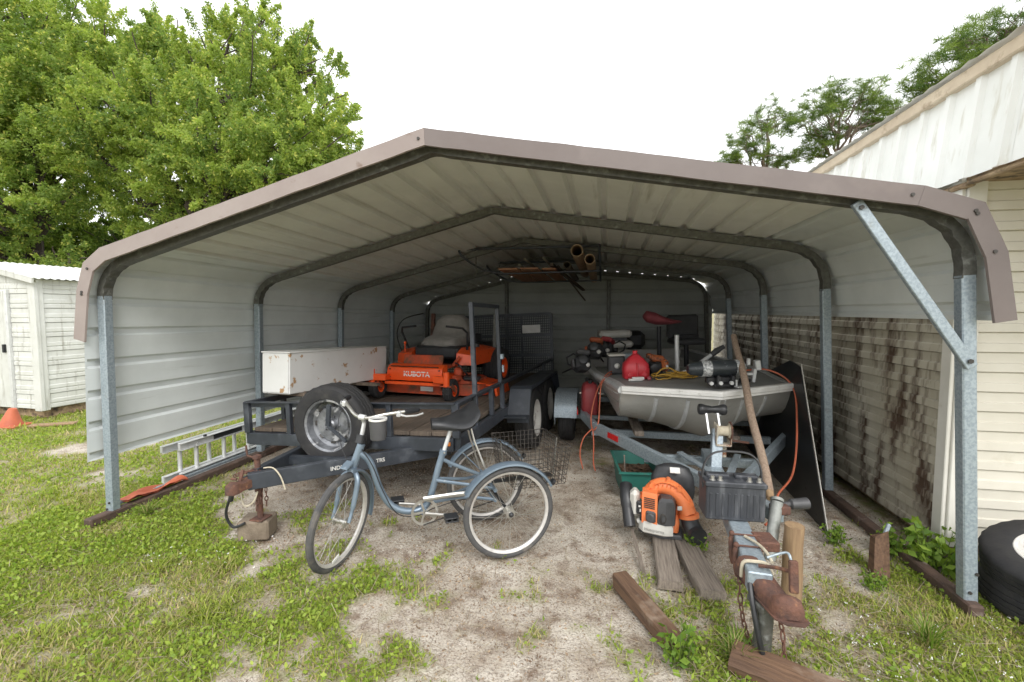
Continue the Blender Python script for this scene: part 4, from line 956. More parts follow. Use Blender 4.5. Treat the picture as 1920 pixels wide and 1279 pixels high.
# ------------------------------------------------------------------ aluminium boat
BMX = T(.965, 3.88, .04) @ RZ(6) @ RY(-2)
BO = thing('jon_boat', 'olive aluminium flat deck boat with white bow edge on galvanised trailer', 'boat', (.965, 3.88, .04), RZ(6) @ RY(-2))
LB = 4.25
def bow_y(u): return .36*abs(u)
def hw_g(y): return .735+.15*sm(.36, 1.6, y)-.03*sm(2.5, 4.2, y)
def bottom(u, v):
    y0 = bow_y(u)+.012; y = y0+(LB-y0)*v**1.35; yy = (y-y0)
    f = 1-math.exp(-yy*(4.2+5*abs(u)**5))*(1-yy/5)
    f = min(max(f, 0), 1)
    hwb = .73+(.69-.73)*sm(0, 1.2, yy)
    zb = .30+.20*abs(u)**1.05
    return (hwb*u, y, .795+(zb-.795)*f)
us = np.linspace(-1, 1, 25); vs_ = np.linspace(0, 1, 30)
m = MB(); m.loft([[bottom(u, v) for u in us] for v in vs_], False, False); hl = m.build('hull_bottom', hull_paint, BO, smooth=50)
for s in (-1, 1):
    m = MB(); rings = []
    for v in vs_:
        c = bottom(s, v); y = c[1]; g = (s*hw_g(y), y, .80)
        rings.append([lerp3(c, g, q) for q in (0, .1, .12, .45, .48, .52, .55, 1)])
        for i in (2, 5): p = rings[-1][i]; rings[-1][i] = (p[0]+s*.012, p[1], p[2])
    m.loft(rings, False, False); m.build('hull_side', hull_paint, BO, smooth=30)
for u0 in (-.62, -.30, .30, .62):
    m = MB(); rings = []
    for v in np.linspace(.015, .55, 20):
        a = Vector(bottom(u0-.022, v)); b_ = Vector(bottom(u0+.022, v)); n_ = Vector((0, -.7, -.7))*.012
        rings.append([tuple(a), tuple(a.lerp(b_, .25)+n_), tuple(a.lerp(b_, .75)+n_), tuple(b_)])
    m.loft(rings, False, False); m.build('strake', alu, BO, smooth=20)
for s in (-1, 1):
    m = MB()
    for q in (.3, .82):
        for v in np.linspace(.05, .8, 34):
            c = bottom(s, v); g_ = (s*hw_g(c[1]), c[1], .80); p = lerp3(c, g_, q); m.sphere((p[0]+s*.002, p[1], p[2]), .006, 6, 4)
    m.build('rivets', alu, BO, kind='stuff')
# bow deck with white moulded edge
edge = [(-hw_g(y), y) for y in (1.7, 1.2, .8)]+[(.735*u, bow_y(u)) for u in np.linspace(-1, 1, 11)]+[(hw_g(y), y) for y in (.8, 1.2, 1.7)]
m = MB(); m.prism(edge, .012, T(0, 0, .838)); m.build('bow_deck', hull_in, BO)
bow = [(.735*u, bow_y(u)) for u in np.linspace(-1, 1, 13)]
m = MB(); rings = []
for i, (x, y) in enumerate(bow):
    rings.append([(x, y-.02, .792), (x, y-.022, .812), (x, y-.034, .818), (x, y-.036, .845), (x, y-.024, .858), (x, y+.035, .856), (x, y+.03, .79)])
m.loft(rings); m.build('bow_moulding', white_alu, BO, smooth=30)
for s in (-1, 1):
    m = MB(); rings = []
    for y in np.linspace(.36, LB, 14):
        x = s*hw_g(y); rings.append([(x+s*.025, y, .80), (x+s*.03, y, .825), (x+s*.01, y, .85), (x-s*.05, y, .85), (x-s*.05, y, .835), (x, y, .79)])
    m.loft(rings); m.build('gunwale', alu, BO, smooth=30)
    m = MB(); m.loft([[(s*(hw_g(y)-.03), y, .845), (s*(hw_g(y)-.09), y, .55)] for y in (1.7, 2.5, 3.4, LB)], False, False); m.build('inner_side', hull_in, BO)
m = MB(); m.box((0, 2.95, .545), (1.5, 2.6, .012)); m.build('floor', hull_in, BO)
m = MB(); m.box((0, LB-.02, .63), (1.66, .04, .42), None, .01); m.build('transom', hull_paint, BO)
m = MB(); m.box((0, 1.70, .69), (1.6, .02, .29)); m.build('deck_bulkhead', hull_in, BO)
m = MB(); m.cyl((-.02, -.03, .79), (-.03, .05, .66), .004, 6); m.cyl((.02, -.03, .79), (.03, .05, .66), .004, 6); m.tube([(-.03, .045, .67), (0, .06, .645), (.03, .045, .67)], .006, 6); m.build('bow_eye', alu, BO)

# ------------------------------------------------------------------ things lying on the boat (boat coordinates through BMX)
def onboat(x, y, z): return BMX @ T(x, y, z)
def bthing(name, label, cat, x, y, z, M=ID, group=None):
    mm = onboat(x, y, z) @ M; return thing(name, label, cat, (0, 0, 0), mm, group)
TM = bthing('trolling_motor', 'black and silver trolling motor lying across the bow deck', 'motor', .05, .20, .858)
spk = mk('speckled_silver_paint', (.62, .63, .63), (.25, .26, .27), scale=60, lo=.42, hi=.55, rough=.5, metal=.2)
blk = mk('scuffed_black_paint', (.02, .026, .03), (.035, .042, .048), scale=10, rough=.4, spot=(.16, .17, .17), sscale=26, slo=.6, shi=.68)
AXT = T(0, 0, .16) @ RZ(4) @ RY(90)
m = MB(); m.M = AXT; m.lathe([(.004, -.26), (.035, -.258), (.052, -.23), (.058, -.17), (.066, -.15)], 28); m.build('prop_housing', blk, TM)
m = MB(); m.M = AXT; m.lathe([(.066, -.152), (.069, -.15), (.069, -.075), (.066, -.073)], 28); m.build('silver_band', spk, TM)
m = MB(); m.M = AXT; m.lathe([(.066, -.076), (.068, -.06), (.068, .12), (.066, .13)], 28); m.build('motor_body', blk, TM)
m = MB(); m.M = AXT; m.lathe([(.066, .125), (.070, .13), (.067, .16), (.055, .195), (.034, .215), (.003, .222)], 28); m.build('nose_cone', spk, TM)
m = MB(); m.bar((-.06, .0, .02), (.22, .02, .02), .10, .03, (0, 0, 1), .006); m.box((-.02, -.04, .06), (.03, .05, .09), None, .005); m.box((.10, -.04, .06), (.03, .05, .09), None, .005); m.box((.02, .02, .06), (.24, .06, .06), None, .01); mt = m.build('mount_bracket', black_plastic, TM)
for x in (-.085, -.01, .075): m = MB(); m.cyl((x, -.085, .045), (x, -.06, .045), .016, 10); m.build('mount_knob', alu, mt)
m = MB(); m.box((.13, -.085, .015), (.06, .05, .012), RZ(20), .003); m.box((.115, -.07, .04), (.012, .012, .06)); m.build('mount_clip', alu, mt)
m = MB(); m.bar((.20, .04, .05), (.30, .16, .03), .05, .03, (0, 0, 1), .006); m.build('mount_arm', black_plastic, mt)
CL = bthing('deck_clamp', 'grey metal clamp bracket standing at the right bow corner', 'clamp', .42, .42, .858)
m = MB(); m.box((0, 0, .06), (.03, .05, .12), RY(8), .005); m.box((-.07, 0, .075), (.12, .04, .025), None, .005); m.box((.03, 0, .15), (.05, .06, .09), RY(-8), .008); m.box((-.04, .01, .18), (.03, .03, .06), None, .005); m.build('bracket', alu, CL)
GC = bthing('fuel_can', 'bright red plastic fuel can standing on the bow deck', 'fuel can', -.52, .86, .848)
m = MB(); rings = []
for z, hw, hd in ((0, .115, .085), (.01, .125, .095), (.10, .128, .098), (.15, .118, .09), (.20, .075, .065), (.235, .035, .04), (.245, .02, .02)):
    ring = []
    for k in range(24):
        a = 2*PI*k/24; c_, s_ = math.cos(a), math.sin(a); e = .45; ring.append((hw*abs(c_)**e*math.copysign(1, c_), hd*abs(s_)**e*math.copysign(1, s_), z))
    rings.append(ring)
m.loft(rings); m.build('body', red_plastic, GC, smooth=50)
m = MB(); m.box((0, -.093, .085), (.022, .02, .16), None, .006); m.box((-.07, -.09, .05), (.05, .018, .05), RY(45), .006); m.box((.07, -.09, .05), (.05, .018, .05), RY(45), .006); m.build('moulded_rib', red_plastic, GC)
m = MB(); m.cyl((0, .02, .24), (0, .02, .275), .024, 14); m.build('cap', red_plastic, GC)
LA = bthing('bow_light', 'small white and red bow light on the deck before the fuel can', 'light', -.55, .70, .848)
m = MB(); m.tube([(-.03, 0, .02), (.08, 0, .02)], [.018, .016], 10); m.box((0, 0, .01), (.13, .05, .02), None, .005); m.build('base', label_white, LA)
m = MB(); m.sphere((.13, 0, .02), .02, 10, 8); m.build('lens', red_fade, LA)
RP = bthing('rope_pile', 'tangled pile of yellow rope on the bow deck', 'rope', -.18, .80, .848)
m = MB(); random.seed(3)
for j in range(9):
    cx_, cy_, r_ = random.uniform(-.13, .13), random.uniform(-.06, .06), random.uniform(.06, .13); ph = random.random()*6; z0 = .008+j*.006
    m.tube([(cx_+r_*1.3*math.cos(a+ph), cy_+r_*.7*math.sin(a+ph), z0+.012*math.sin(2*a+ph)+.01*random.random()) for a in np.linspace(0, 5.8, 22)], .0065, 6)
m.tube(spline([(-.16, 0, .03), (-.10, .0, .09), (-.02, 0, .10), (.04, 0, .05)], 6), .007, 6); m.tube(spline([(.1, -.03, .02), (.22, 0, .03), (.34, .03, .01)], 6), .006, 6)
m.build('coils', rope_y, RP, kind='stuff')
EN = bthing('small_engine', 'small orange and black engine on the deck beside the fuel can', 'engine', -.29, 1.05, .848)
m = MB(); m.box((0, 0, .07), (.13, .12, .14), None, .02); m.M = T(-.02, -.07, .08) @ RX(90); m.lathe([(.045, 0), (.045, .02), (.03, .025), (.003, .025)], 18); m.M = ID; m.build('crankcase', black_plastic, EN)
m = MB(); m.box((.02, .02, .17), (.15, .10, .07), RY(10), .02); m.box((.09, -.02, .10), (.07, .09, .12), None, .02); m.box((-.06, 0, .20), (.05, .08, .05), None, .01); m.build('shroud', mk('old_orange_plastic', (.50, .14, .04), (.36, .09, .03), scale=14, rough=.5, spot=(.07, .05, .04), sscale=20, slo=.5, shi=.6), EN)
m = MB(); m.box((.105, -.07, .09), (.02, .008, .04)); m.build('sticker', label_white, EN)
m = MB(); m.cyl((-.12, .05, .0), (-.12, .05, .12), .04, 12); m.box((-.13, .0, .14), (.05, .06, .05), None, .01); m.build('air_filter', grey_plastic, EN)
PD = bthing('seat_pedestal', 'upright grey seat pedestal tube standing on the deck', 'pedestal', -.03, 1.20, .846)
m = MB(); m.cyl((0, 0, 0), (0, 0, .40), .024, 16); m.cyl((0, 0, .10), (0, 0, .115), .028, 16); m.cyl((0, 0, 0), (0, 0, .012), .07, 18); m.build('tube', alu, PD)
OH = bthing('motor_tiller', 'grey tube with black grip slanting up from the deck', 'tiller', .0, 1.02, .86)
m = MB(); m.tube([(0, 0, .0), (.30, .04, .20)], .021, 14); m.build('shaft', alu, OH)
m = MB(); m.tube([(.27, .036, .18), (.33, .044, .222), (.36, .048, .24), (.40, .05, .262)], [.026, .032, .025, .022], 12); m.build('grip', grey_plastic, OH)
m = MB(); m.box((-.02, 0, .0), (.09, .05, .05), RY(-30), .01); m.build('bracket', alu, OH)
GE = bthing('grey_gauge_box', 'pale blue grey instrument box behind the fuel can', 'box', -.48, 1.55, .85)
m = MB(); m.box((0, 0, .12), (.18, .14, .13), RZ(-8), .012); m.box((0, 0, .03), (.12, .10, .06), None, .01); m.build('case', mk('pale_blue_grey_plastic', (.28, .33, .36), (.22, .27, .30), scale=6, rough=.5), GE)
m = MB(); m.box((.03, -.073, .12), (.08, .006, .06), RZ(-8), .002); m.build('screen', black_plastic, GE)
BATS = bthing('grey_tackle_box', 'dark grey lidded box behind the red fuel can', 'box', -.66, 1.25, .848)
m = MB(); m.box((0, 0, .10), (.17, .2, .20), None, .02); m.build('case', grey_plastic, BATS); m = MB(); m.box((0, -.02, .205), (.18, .2, .02), None, .008); m.build('lid', pale_plastic, BATS); m = MB(); m.sphere((0, -.1, .09), .03, 10, 8); m.build('latch', label_white, BATS)
ST = []
for i, (x, y, z, sz, lab) in enumerate(((-.42, 3.1, .56, 1, 'pale boat seat with folded cushions, near the stern'), (.62, 3.2, .56, 1, 'dark grey boat seat in the shade beside the far right post'))):
    S_ = bthing('captain_chair', lab, 'seat', x, y, z, ID, 'boat seats toward the stern'); ST.append(S_)
    m = MB(); m.cyl((0, 0, 0), (0, 0, .42), .035, 14); m.cyl((0, 0, 0), (0, 0, .015), .12, 18); m.build('pedestal', black_plastic, S_)
    c1 = pale_plastic if i == 0 else grey_plastic
    m = MB(); m.box((0, 0, .47), (.46, .42, .09), None, .03); m.build('cushion', c1, S_)
    m = MB(); m.box((-.02, 0, .62) if i == 0 else (0, .2, .68), (.46, .42, .10) if i == 0 else (.46, .1, .36), None, .03); m.build('backrest', c1, S_)
    m = MB(); m.box((0, .05, .545), (.3, .3, .05)); m.build('hinge', black_plastic, S_)
RS2 = bthing('pink_seat', 'faded pink boat seat shell on a tall post at the stern', 'seat', .12, 2.7, .56)
m = MB(); m.cyl((0, 0, 0), (0, 0, .72), .03, 12); m.cyl((0, 0, 0), (0, 0, .015), .12, 16); m.build('pedestal', black_plastic, RS2)
rings = []
for t_, z, hy, hz in ((-.20, .86, .10, .03), (-.16, .86, .15, .08), (-.05, .83, .17, .085), (.05, .80, .17, .06), (.16, .78, .16, .035), (.26, .775, .10, .02), (.30, .775, .04, .008)):
    rings.append([(t_, hy*math.cos(a), z+hz*math.sin(a)) for a in np.linspace(0, 2*PI, 16, endpoint=False)])
m = MB(); m.loft(rings); m.build('shell', red_fade, RS2, smooth=60)
OB = bthing('outboard_motor', 'dark outboard motor hanging on the boat transom at the back', 'motor', .05, LB+.05, .62)
m = MB(); m.box((0, .05, .38), (.34, .42, .30), None, .07); m.build('cowl', black_plastic, OB)
m = MB(); m.box((0, .05, -.05), (.14, .2, .6), None, .03); m.box((0, -.02, .15), (.24, .12, .2), None, .02); m.build('leg', black_plastic, OB)
m = MB(); m.sphere((0, .08, -.42), .07, 14, 8, (1, 2, 1)); m.build('gearcase', black_plastic, OB)
# string trimmers stacked over the left side of the boat
def trimmer(x, y, z, rz, lab, col):
    S_ = bthing('string_trimmer', lab, 'trimmer', x, y, z, RZ(rz) @ RX(-22), 'string trimmers laid over the boat side')
    m = MB(); m.box((0, 0, .10), (.17, .18, .17), RZ(10), .035); m.M = T(0, -.095, .12) @ RX(90); m.lathe([(.055, 0), (.06, .015), (.045, .03), (.02, .034), (.003, .034)], 18); m.M = ID; m.build('engine', black_plastic, S_)
    m = MB(); m.box((.02, -.02, .215), (.15, .15, .06), RY(8), .02); m.box((-.095, 0, .10), (.03, .12, .10), None, .01); m.build('engine_cover', col, S_)
    m = MB(); m.cyl((0, .08, .12), (0, 1.35, .35), .012, 10); m.build('shaft', black_plastic, S_)
    m = MB(); m.tube([(.0, .42, .18), (.075, .42, .22), (.085, .42, .30), (.0, .42, .345), (-.085, .42, .30), (-.075, .42, .22)], .011, 8, closed=True); m.build('loop_handle', black_plastic, S_)
    m = MB(); m.sphere((.05, -.07, .07), .028, 10, 8); m.build('fuel_cap', label_white, S_)
trimmer(-1.02, 1.25, .86, 8, 'black string trimmer engine leaning over the left boat side', grey_plastic)
trimmer(-.86, 1.55, .97, -10, 'string trimmer with dull orange cover on top of the pile', mk('dark_orange_plastic', (.30, .07, .025), (.18, .05, .02), scale=12, rough=.5))
trimmer(-.70, 1.95, .95, -28, 'string trimmer with a raised loop handle farther back', red_old)
JC = thing('jerry_can', 'dark red jerry can wedged beside the grey trailer fender', 'fuel can', (-.13, 5.05, .42), RZ(6))
m = MB(); rings = []
for z, k in ((0, .92), (.02, 1), (.26, 1), (.32, .8), (.345, .35)):
    rings.append([(.09*k*abs(math.cos(a))**.5*math.copysign(1, math.cos(a)), .13*k*abs(math.sin(a))**.5*math.copysign(1, math.sin(a)), z) for a in np.linspace(0, 2*PI, 20, endpoint=False)])
m.loft(rings); m.build('body', red_old, JC, smooth=50); m = MB(); m.cyl((0, -.05, .33), (0, -.06, .38), .022, 12); m.build('cap', black_plastic, JC)
# orange cord over the boat side, and one hanging from the black sheet
C1 = thing('extension_cord', 'thin orange cord looped over the left boat side down to the ground', 'cord', (0, 4.6, 0))
m = MB()
pA = BMX @ Vector((-.80, 1.0, .86))
m.tube(spline([(.12, 5.0, .90), tuple(pA), (-.05, 4.68, .72), (-.10, 4.55, .50), (-.08, 4.46, .38), (-.03, 4.44, .46), (-.02, 4.5, .62), (-.0, 4.62, .82), (.10, 4.9, .88)], 8), .0065, 6)
m.tube(spline([(-.08, 4.46, .38), (-.07, 4.42, .25), (-.07, 4.40, .08), (-.05, 4.36, .012)], 6), .0065, 6); m.tube(spline([(-.08, 4.46, .40), (-.17, 4.44, .30), (-.20, 4.42, .15), (-.17, 4.40, .012)], 6), .0065, 6)
m.build('cable', cord_m, C1, True)
C2 = thing('power_cord', 'orange cord hanging from the right bow corner toward the battery', 'cord', (1.6, 4.1, 0))
m = MB(); pB = BMX @ Vector((.30, .45, .95)); pC = BMX @ Vector((.78, .42, .86))
m.tube(spline([tuple(pB), tuple(BMX @ Vector((.55, .45, .96))), tuple(pC+Vector((-.07, -.10, -.03))), (1.52, 3.95, .62), (1.38, 3.62, .36), (1.17, 3.3, .30), (1.10, 3.12, .24), (1.0, 3.0, .22)], 8), .0075, 6); m.build('cable', cord_m, C2, True)
# wooden handle leaning on the bow
WP = thing('wooden_pole', 'weathered wooden pole leaning on the boat bow', 'pole', (1.04, 3.10, .37))
m = MB(); a, b_ = Vector((1.035, 3.06, .41)), Vector((1.154, 4.40, 1.315)); P_ = [a.lerp(b_, t_) for t_ in np.linspace(0, 1, 14)]
for i, p in enumerate(P_): p.x += .006*math.sin(i*.9)
P_.append(b_+(b_-a).normalized()*.012)
m.tube([tuple(p) for p in P_], [.027]*10+[.0265, .026, .026, .024]+[.012], 12); m.build('handle', handle_wood, WP, True)
m = MB(); m.tube([tuple(a+(b_-a)*-.03), tuple(a+(b_-a)*.004)], [.02, .026], 12); m.build('frayed_end', tan_wood, WP, True)
# battery on the tongue
BA = thing('car_battery', 'dusty black battery with carry strap sitting on the trailer tongue', 'battery', (.718, 2.70, .397), RZ(2))
m = MB(); m.box((0, 0, .095), (.305, .17, .19), None, .006); bc = m.build('case', battery_m, BA)
for i in range(9): m = MB(); m.box((-.128+i*.032, -.086, .085), (.014, .006, .13), None, .002); m.build('case_rib', battery_m, bc)
m = MB(); m.box((0, 0, .197), (.318, .182, .03), None, .006); ld = m.build('lid', battery_m, BA)
for x in (-.075, .075): m = MB(); m.box((x, .01, .22), (.12, .055, .02), None, .005); m.build('vent_cap', battery_m, ld)
for x in (-.115, -.075, .075, .125): m = MB(); m.cyl((x, -.055, .21), (x, -.055, .235), .010, 12); m.cyl((x, -.055, .21), (x, -.055, .215), .016, 12); m.build('terminal', chrome, ld)
m = MB(); m.tube(spline([(-.155, 0, .15), (-.15, 0, .27), (-.10, 0, .345), (0, 0, .36), (.10, 0, .345), (.15, 0, .27), (.155, 0, .15)], 6), .011, 8, flat=.45); m.build('carry_strap', grey_plastic, BA)
# ------------------------------------------------------------------ backpack blower on the two boards
BL = thing('leaf_blower', 'orange and pale grey backpack leaf blower resting on two boards', 'blower', (.40, 3.11, .066), RZ(-3) @ Matrix.Diagonal((.86, .86, .88, 1)))
m = MB(); m.loft([[(x*k, y*k+.02, z) for x, y in ((-.17, -.05), (-.02, -.13), (.14, -.12), (.16, .0), (.14, .14), (-.15, .14))] for z, k in ((0, 1), (.02, 1), (.03, .94))]); m.build('base_frame', grey_plastic, BL, smooth=30)
m = MB(); rings = []
for z, k in ((.028, .86), (.04, 1), (.095, 1), (.118, .9)):
    rings.append([(-.045+(x+.045)*k, -.05+(y+.05)*k, z) for x, y in ((-.17, -.06), (-.14, -.115), (.02, -.155), (.075, -.14), (.085, -.06), (.05, .02), (-.15, .02))])
m.loft(rings); tk = m.build('fuel_tank', pale_plastic, BL, smooth=40)
text_part('Husqvarna', .034, T(-.06, -.140, .066) @ RZ(-14) @ RX(90), mk('faint_lettering', (.36, .35, .33), rough=.5), tk, .0)
m = MB(); m.cyl((-.175, -.045, .085), (-.145, -.055, .10), .02, 12); m.build('tank_cap', pale_plastic, tk)
m = MB(); m.loft([[(x, y, z) for x, y in ((-.150, -.10), (-.040, -.135), (-.030, -.02), (-.145, .0))] for z in (.10, .30)]+[[(x*.96-.003, y*.9, .335) for x, y in ((-.150, -.10), (-.040, -.135), (-.030, -.02), (-.145, .0))]]); ec = m.build('engine_cover', blower_orange, BL, smooth=25)
for i in range(6):
    m = MB(); z = .225+i*.014; m.bar((-.135, -.1075, z), (-.058, -.1325, z), .006, .006); m.build('cooling_slot', screw_m, ec)
m = MB(); m.box((-.085, -.119, .16), (.075, .03, .085), RZ(-18), .012); m.M = T(-.087, -.135, .16) @ RZ(-18) @ RX(90); m.lathe([(.034, 0), (.034, .012), (.026, .018), (.003, .018)], 22); m.M = ID; m.build('starter', grey_plastic, ec)
m = MB(); rings = []
for z, k in ((.115, 1), (.25, 1), (.285, .9), (.305, .62)):
    rings.append([(.03+(x-.03)*k, -.07+(y+.07)*k, z) for x, y in ((-.036, -.135), (.02, -.155), (.085, -.135), (.10, -.06), (.08, .0), (-.03, .0))])
m.loft(rings); mf = m.build('muffler_cover', grey_plastic, BL, smooth=30)
m = MB(); m.M = T(.0, -.146, .165) @ RX(90); m.lathe([(.026, -.004), (.026, .008), (.018, .01), (.018, -.002), (.003, -.002)], 18, Matrix.Diagonal((1, 1.5, 1, 1))); m.M = ID; m.build('exhaust', screw_m, mf)
m = MB(); pa = [(-.09, .10), (-.05, .37), (.05, .375), (.13, .325), (.19, .24), (.205, .16)]
m.tube(spline([(-.10, .03, .20), (-.085, .02, .30), (-.005, .02, .35), (.085, .02, .325), (.155, .0, .255), (.19, -.02, .17)], 6), [.045+.018*min(i/14, 1) for i in range(31)], 20)
m.sphere((.01, .04, .20), .16, 24, 14, (1, .42, 1)); vo_ = m.build('fan_housing', blower_orange, BL, smooth=50)
for p in ((-.075, -.04, .365), (.045, -.04, .405), (.125, -.05, .355), (.205, -.06, .26), (-.145, -.03, .27)): m = MB(); m.cyl(p, (p[0], p[1]+.06, p[2]), .02, 10); m.build('housing_boss', blower_orange, vo_)
m = MB(); m.box((.125, -.072, .225), (.035, .004, .03), RZ(10), .001); m.build('sticker', label_white, vo_)
m = MB(); m.cyl((.194, -.02, .172), (.198, -.023, .145), .075, 22); m.build('clamp_ring', blower_orange, BL)
m = MB(); m.tube(spline([(-.145, -.005, .20), (-.125, -.03, .31), (-.02, -.04, .395), (.10, -.042, .375), (.18, -.05, .29), (.235, -.05, .18)], 6), .006, 6); m.build('housing_seam', blower_orange, BL)
for k in range(7):
    m = MB(); q = -.06+k*.028; m.tube([(.0+q, -.035, .345), (.01+q*1.15, -.045, .385)], .004, 6); m.build('housing_rib', blower_orange, BL)
m = MB(); m.tube(spline([(.198, -.023, .15), (.21, -.04, .10), (.235, -.075, .06), (.255, -.13, .05)], 6), .065, 20); m.build('elbow', black_plastic, BL, smooth=50)
m = MB(); m.tube([(.08, -.05, .05), (.095, -.055, .11), (.09, -.03, .15)], [.045, .035, .03], 12); m.build('intake_cone', blower_orange, BL)
m = MB(); rings = []
for z, k, dy in ((.17, .9, 0), (.28, 1.0, .0), (.38, .95, .02), (.45, .75, .03), (.475, .4, .03)): rings.append([(.09+.17*k*math.cos(a), .15+dy+.06*k*math.sin(a), z) for a in np.linspace(0, 2*PI, 18, endpoint=False)])
m.loft(rings); m.build('back_pad', black_plastic, BL, smooth=50)
m = MB(); m.box((.10, .085, .455), (.075, .01, .05), RX(-50), .003); m.build('warning_sticker', label_white, BL)
m = MB(); m.box((-.20, .0, .215), (.075, .12, .20), None, .028); m.build('filter_cover', pale_plastic, BL)
m = MB(); m.box((-.165, -.065, .20), (.05, .03, .10), RZ(-10), .01); m.box((-.15, -.075, .13), (.03, .03, .05), None, .008); m.build('carburettor', black_plastic, BL)
m = MB(); m.box((-.166, -.082, .215), (.016, .004, .012)); m.box((-.160, -.083, .185), (.01, .004, .022)); m.build('choke_mark', label_white, BL)
m = MB(); m.tube(spline([(-.27, .10, .30), (-.265, .02, .24), (-.25, -.04, .14), (-.235, -.09, .055)], 6), [.05]*10+[.045]*9, 16); m.build('blower_tube', black_plastic, BL, smooth=50)
# ------------------------------------------------------------------ boards and timbers lying in front
def timber(label, a, b_, w, h, mat, tilt=0, cat='timber', name='timber', grp='timbers lying by the boat trailer tongue', seed=0):
    a = Vector(a); b_ = Vector(b_); d = b_-a; L_ = d.length; rz = math.degrees(math.atan2(d.y, d.x))-90; rx = math.degrees(math.asin(d.z/L_))
    o = MB(); rr = random.Random(seed); rings = []
    for i in range(13):
        t_ = i/12; y = L_*t_; j = lambda: rr.uniform(-.0025, .0025)
        hw = w/2; rings.append([(-hw+j(), y, .004), (-hw+j(), y, h-.008+j()), (-hw+.008, y, h+j()), (0, y, h-.002+j()), (hw-.008, y, h+j()), (hw+j(), y, h-.008+j()), (hw+j(), y, .004)])
    o.loft(rings); ob = o.build(name, mat, None, smooth=20); ob.matrix_world = T(*a) @ RZ(rz) @ RX(rx) @ RY(tilt); WM[ob.name] = ob.matrix_world.copy()
    tag(ob, label, cat, grp); return ob
timber('grey weathered board under the left half of the blower', (.385, 2.55, 0), (.425, 3.36, 0), .135, .062, grey_wood, seed=1)
timber('grey weathered board nearer the trailer tongue, under the blower', (.59, 2.50, 0), (.51, 3.35, 0), .14, .060, grey_wood, 3, seed=2)
timber('dark brown timber lying slanted, nearest the bare sand', (.345, 2.06, 0), (.115, 2.53, .005), .085, .09, brown_wood, -4, seed=3)
timber('brown board with wavy grain at the bottom edge of the photo', (1.02, 1.86, -.01), (.57, 2.06, .0), .15, .07, brown_wood, -8, seed=4)
timber('thin grey stick lying left of the blower', (.255, 2.68, .004), (.19, 3.22, .10), .022, .02, grey_wood, 0, 'stick', 'stick', None, 5)
m = MB(); m.tube([(0, 0, -.02), (.003, .0, .15), (.0, .004, .30), (.004, 0, .425)], [.050, .048, .047, .046], 22)
o = m.build('wood_post', tan_wood, None, smooth=40); o.location = (.99, 2.56, 0); WM[o.name] = T(.99, 2.56, 0); tag(o, 'short tan wooden post standing beside the rusty boat trailer coupler', 'post')
m = MB(); rings = []
for z, k in ((-.03, 1.1), (.06, 1), (.15, .95), (.20, .9), (.215, .8)): rings.append([(.042*k*x+.12*z, .034*k*y+.28*z, z+.02*(x-y) if z > .2 else z) for x, y in ((-1, -1), (.2, -1.1), (1, -.8), (1, 1), (-.3, 1.1), (-1, .7))])
m.loft(rings); o = m.build('wood_stake', brown_wood, None, smooth=20); o.location = (1.60, 2.95, 0); WM[o.name] = T(1.6, 2.95, 0); tag(o, 'broken brown wooden stake leaning by the shed corner', 'stake')
m = MB(); m.tube([(0, 0, 0), (.05, .05, .06)], .012, 10); o = m.build('pipe_stub', galv, None); o.location = (1.66, 3.03, .19); tag(o, 'short grey pipe stub sticking out above the wooden stake', 'pipe')
# green bin with debris
GB = thing('green_bin', 'dark green plastic tub of dead leaves behind the blower', 'tub', (.30, 4.0, 0), RZ(6))
m = MB(); oz = [(-.17, -.28), (.17, -.28), (.17, .28), (-.17, .28)]
m.loft([[(x*.82, y*.82, 0) for x, y in oz], [(x, y, .25) for x, y in oz], [(x*1.1, y*1.06, .25) for x, y in oz], [(x*1.1, y*1.06, .235) for x, y in oz], [(x*1.03, y*1.03, .235) for x, y in oz]], False); m.add([(x*.82, y*.82, .004) for x, y in oz], [(0, 1, 2, 3)]); m.build('shell', green_bin, GB, smooth=20)
m = MB(); m.prism([(x*.9, y*.9) for x, y in oz], .02, T(0, 0, .13)); rr = random.Random(5)
for i in range(90): m.box((rr.uniform(-.13, .13), rr.uniform(-.22, .22), .145+rr.random()*.02), (.03, .018, .003), Euler((rr.random()*.8, rr.random()*.8, rr.random()*6)).to_matrix().to_4x4())
m.build('debris', mk('dead_leaves', (.13, .075, .045), (.08, .05, .032), scale=30, rough=.95), GB, kind='stuff')
m = MB(); m.tube([(-.10, -.05, .13), (-.12, -.1, .33)], .006, 6); m.build('twig', grey_wood, GB)
# black sheet leaning at the right
BS = thing('black_panel', 'large black sheet with a slanted edge leaning beside the boat', 'panel', (1.55, 3.5, 0))
P3 = [(1.535, 3.43, .0), (1.60, 4.15, 1.08), (1.63, 4.45, 1.10), (1.68, 5.3, .86), (1.63, 5.6, .0)]
m = MB(); n = len(P3); th = .012
m.add(P3+[(x+th, y, z) for x, y, z in P3], [tuple(range(n)), tuple(range(2*n-1, n-1, -1))]+[(i, (i+1) % n, n+(i+1) % n, n+i) for i in range(n)]); m.build('sheet', black_sheet, BS, True, smooth=0)
m = MB(); m.bar((1.541, 3.425, .0), (1.606, 4.142, 1.10), .013, .004, (1, 0, 0)); m.build('raw_edge', pale_plastic, BS, True)
# old wheels stacked at the right edge
for i, (x, y, z, rx, ry, lab) in enumerate(((2.30, 2.72, .085, 0, 0, 'black tyre lying flat in the weeds, under the white rimmed wheel'), (2.285, 2.70, .262, -8, -13, 'worn wheel with white rim lying on the lower tyre'))):
    S_ = thing('old_wheel', lab, 'wheel', (x, y, z), RX(-rx) @ RY(ry), 'wheels stacked by the right carport post')
    road_wheel(S_, ID, .31, .175, .17, rim_white, False)
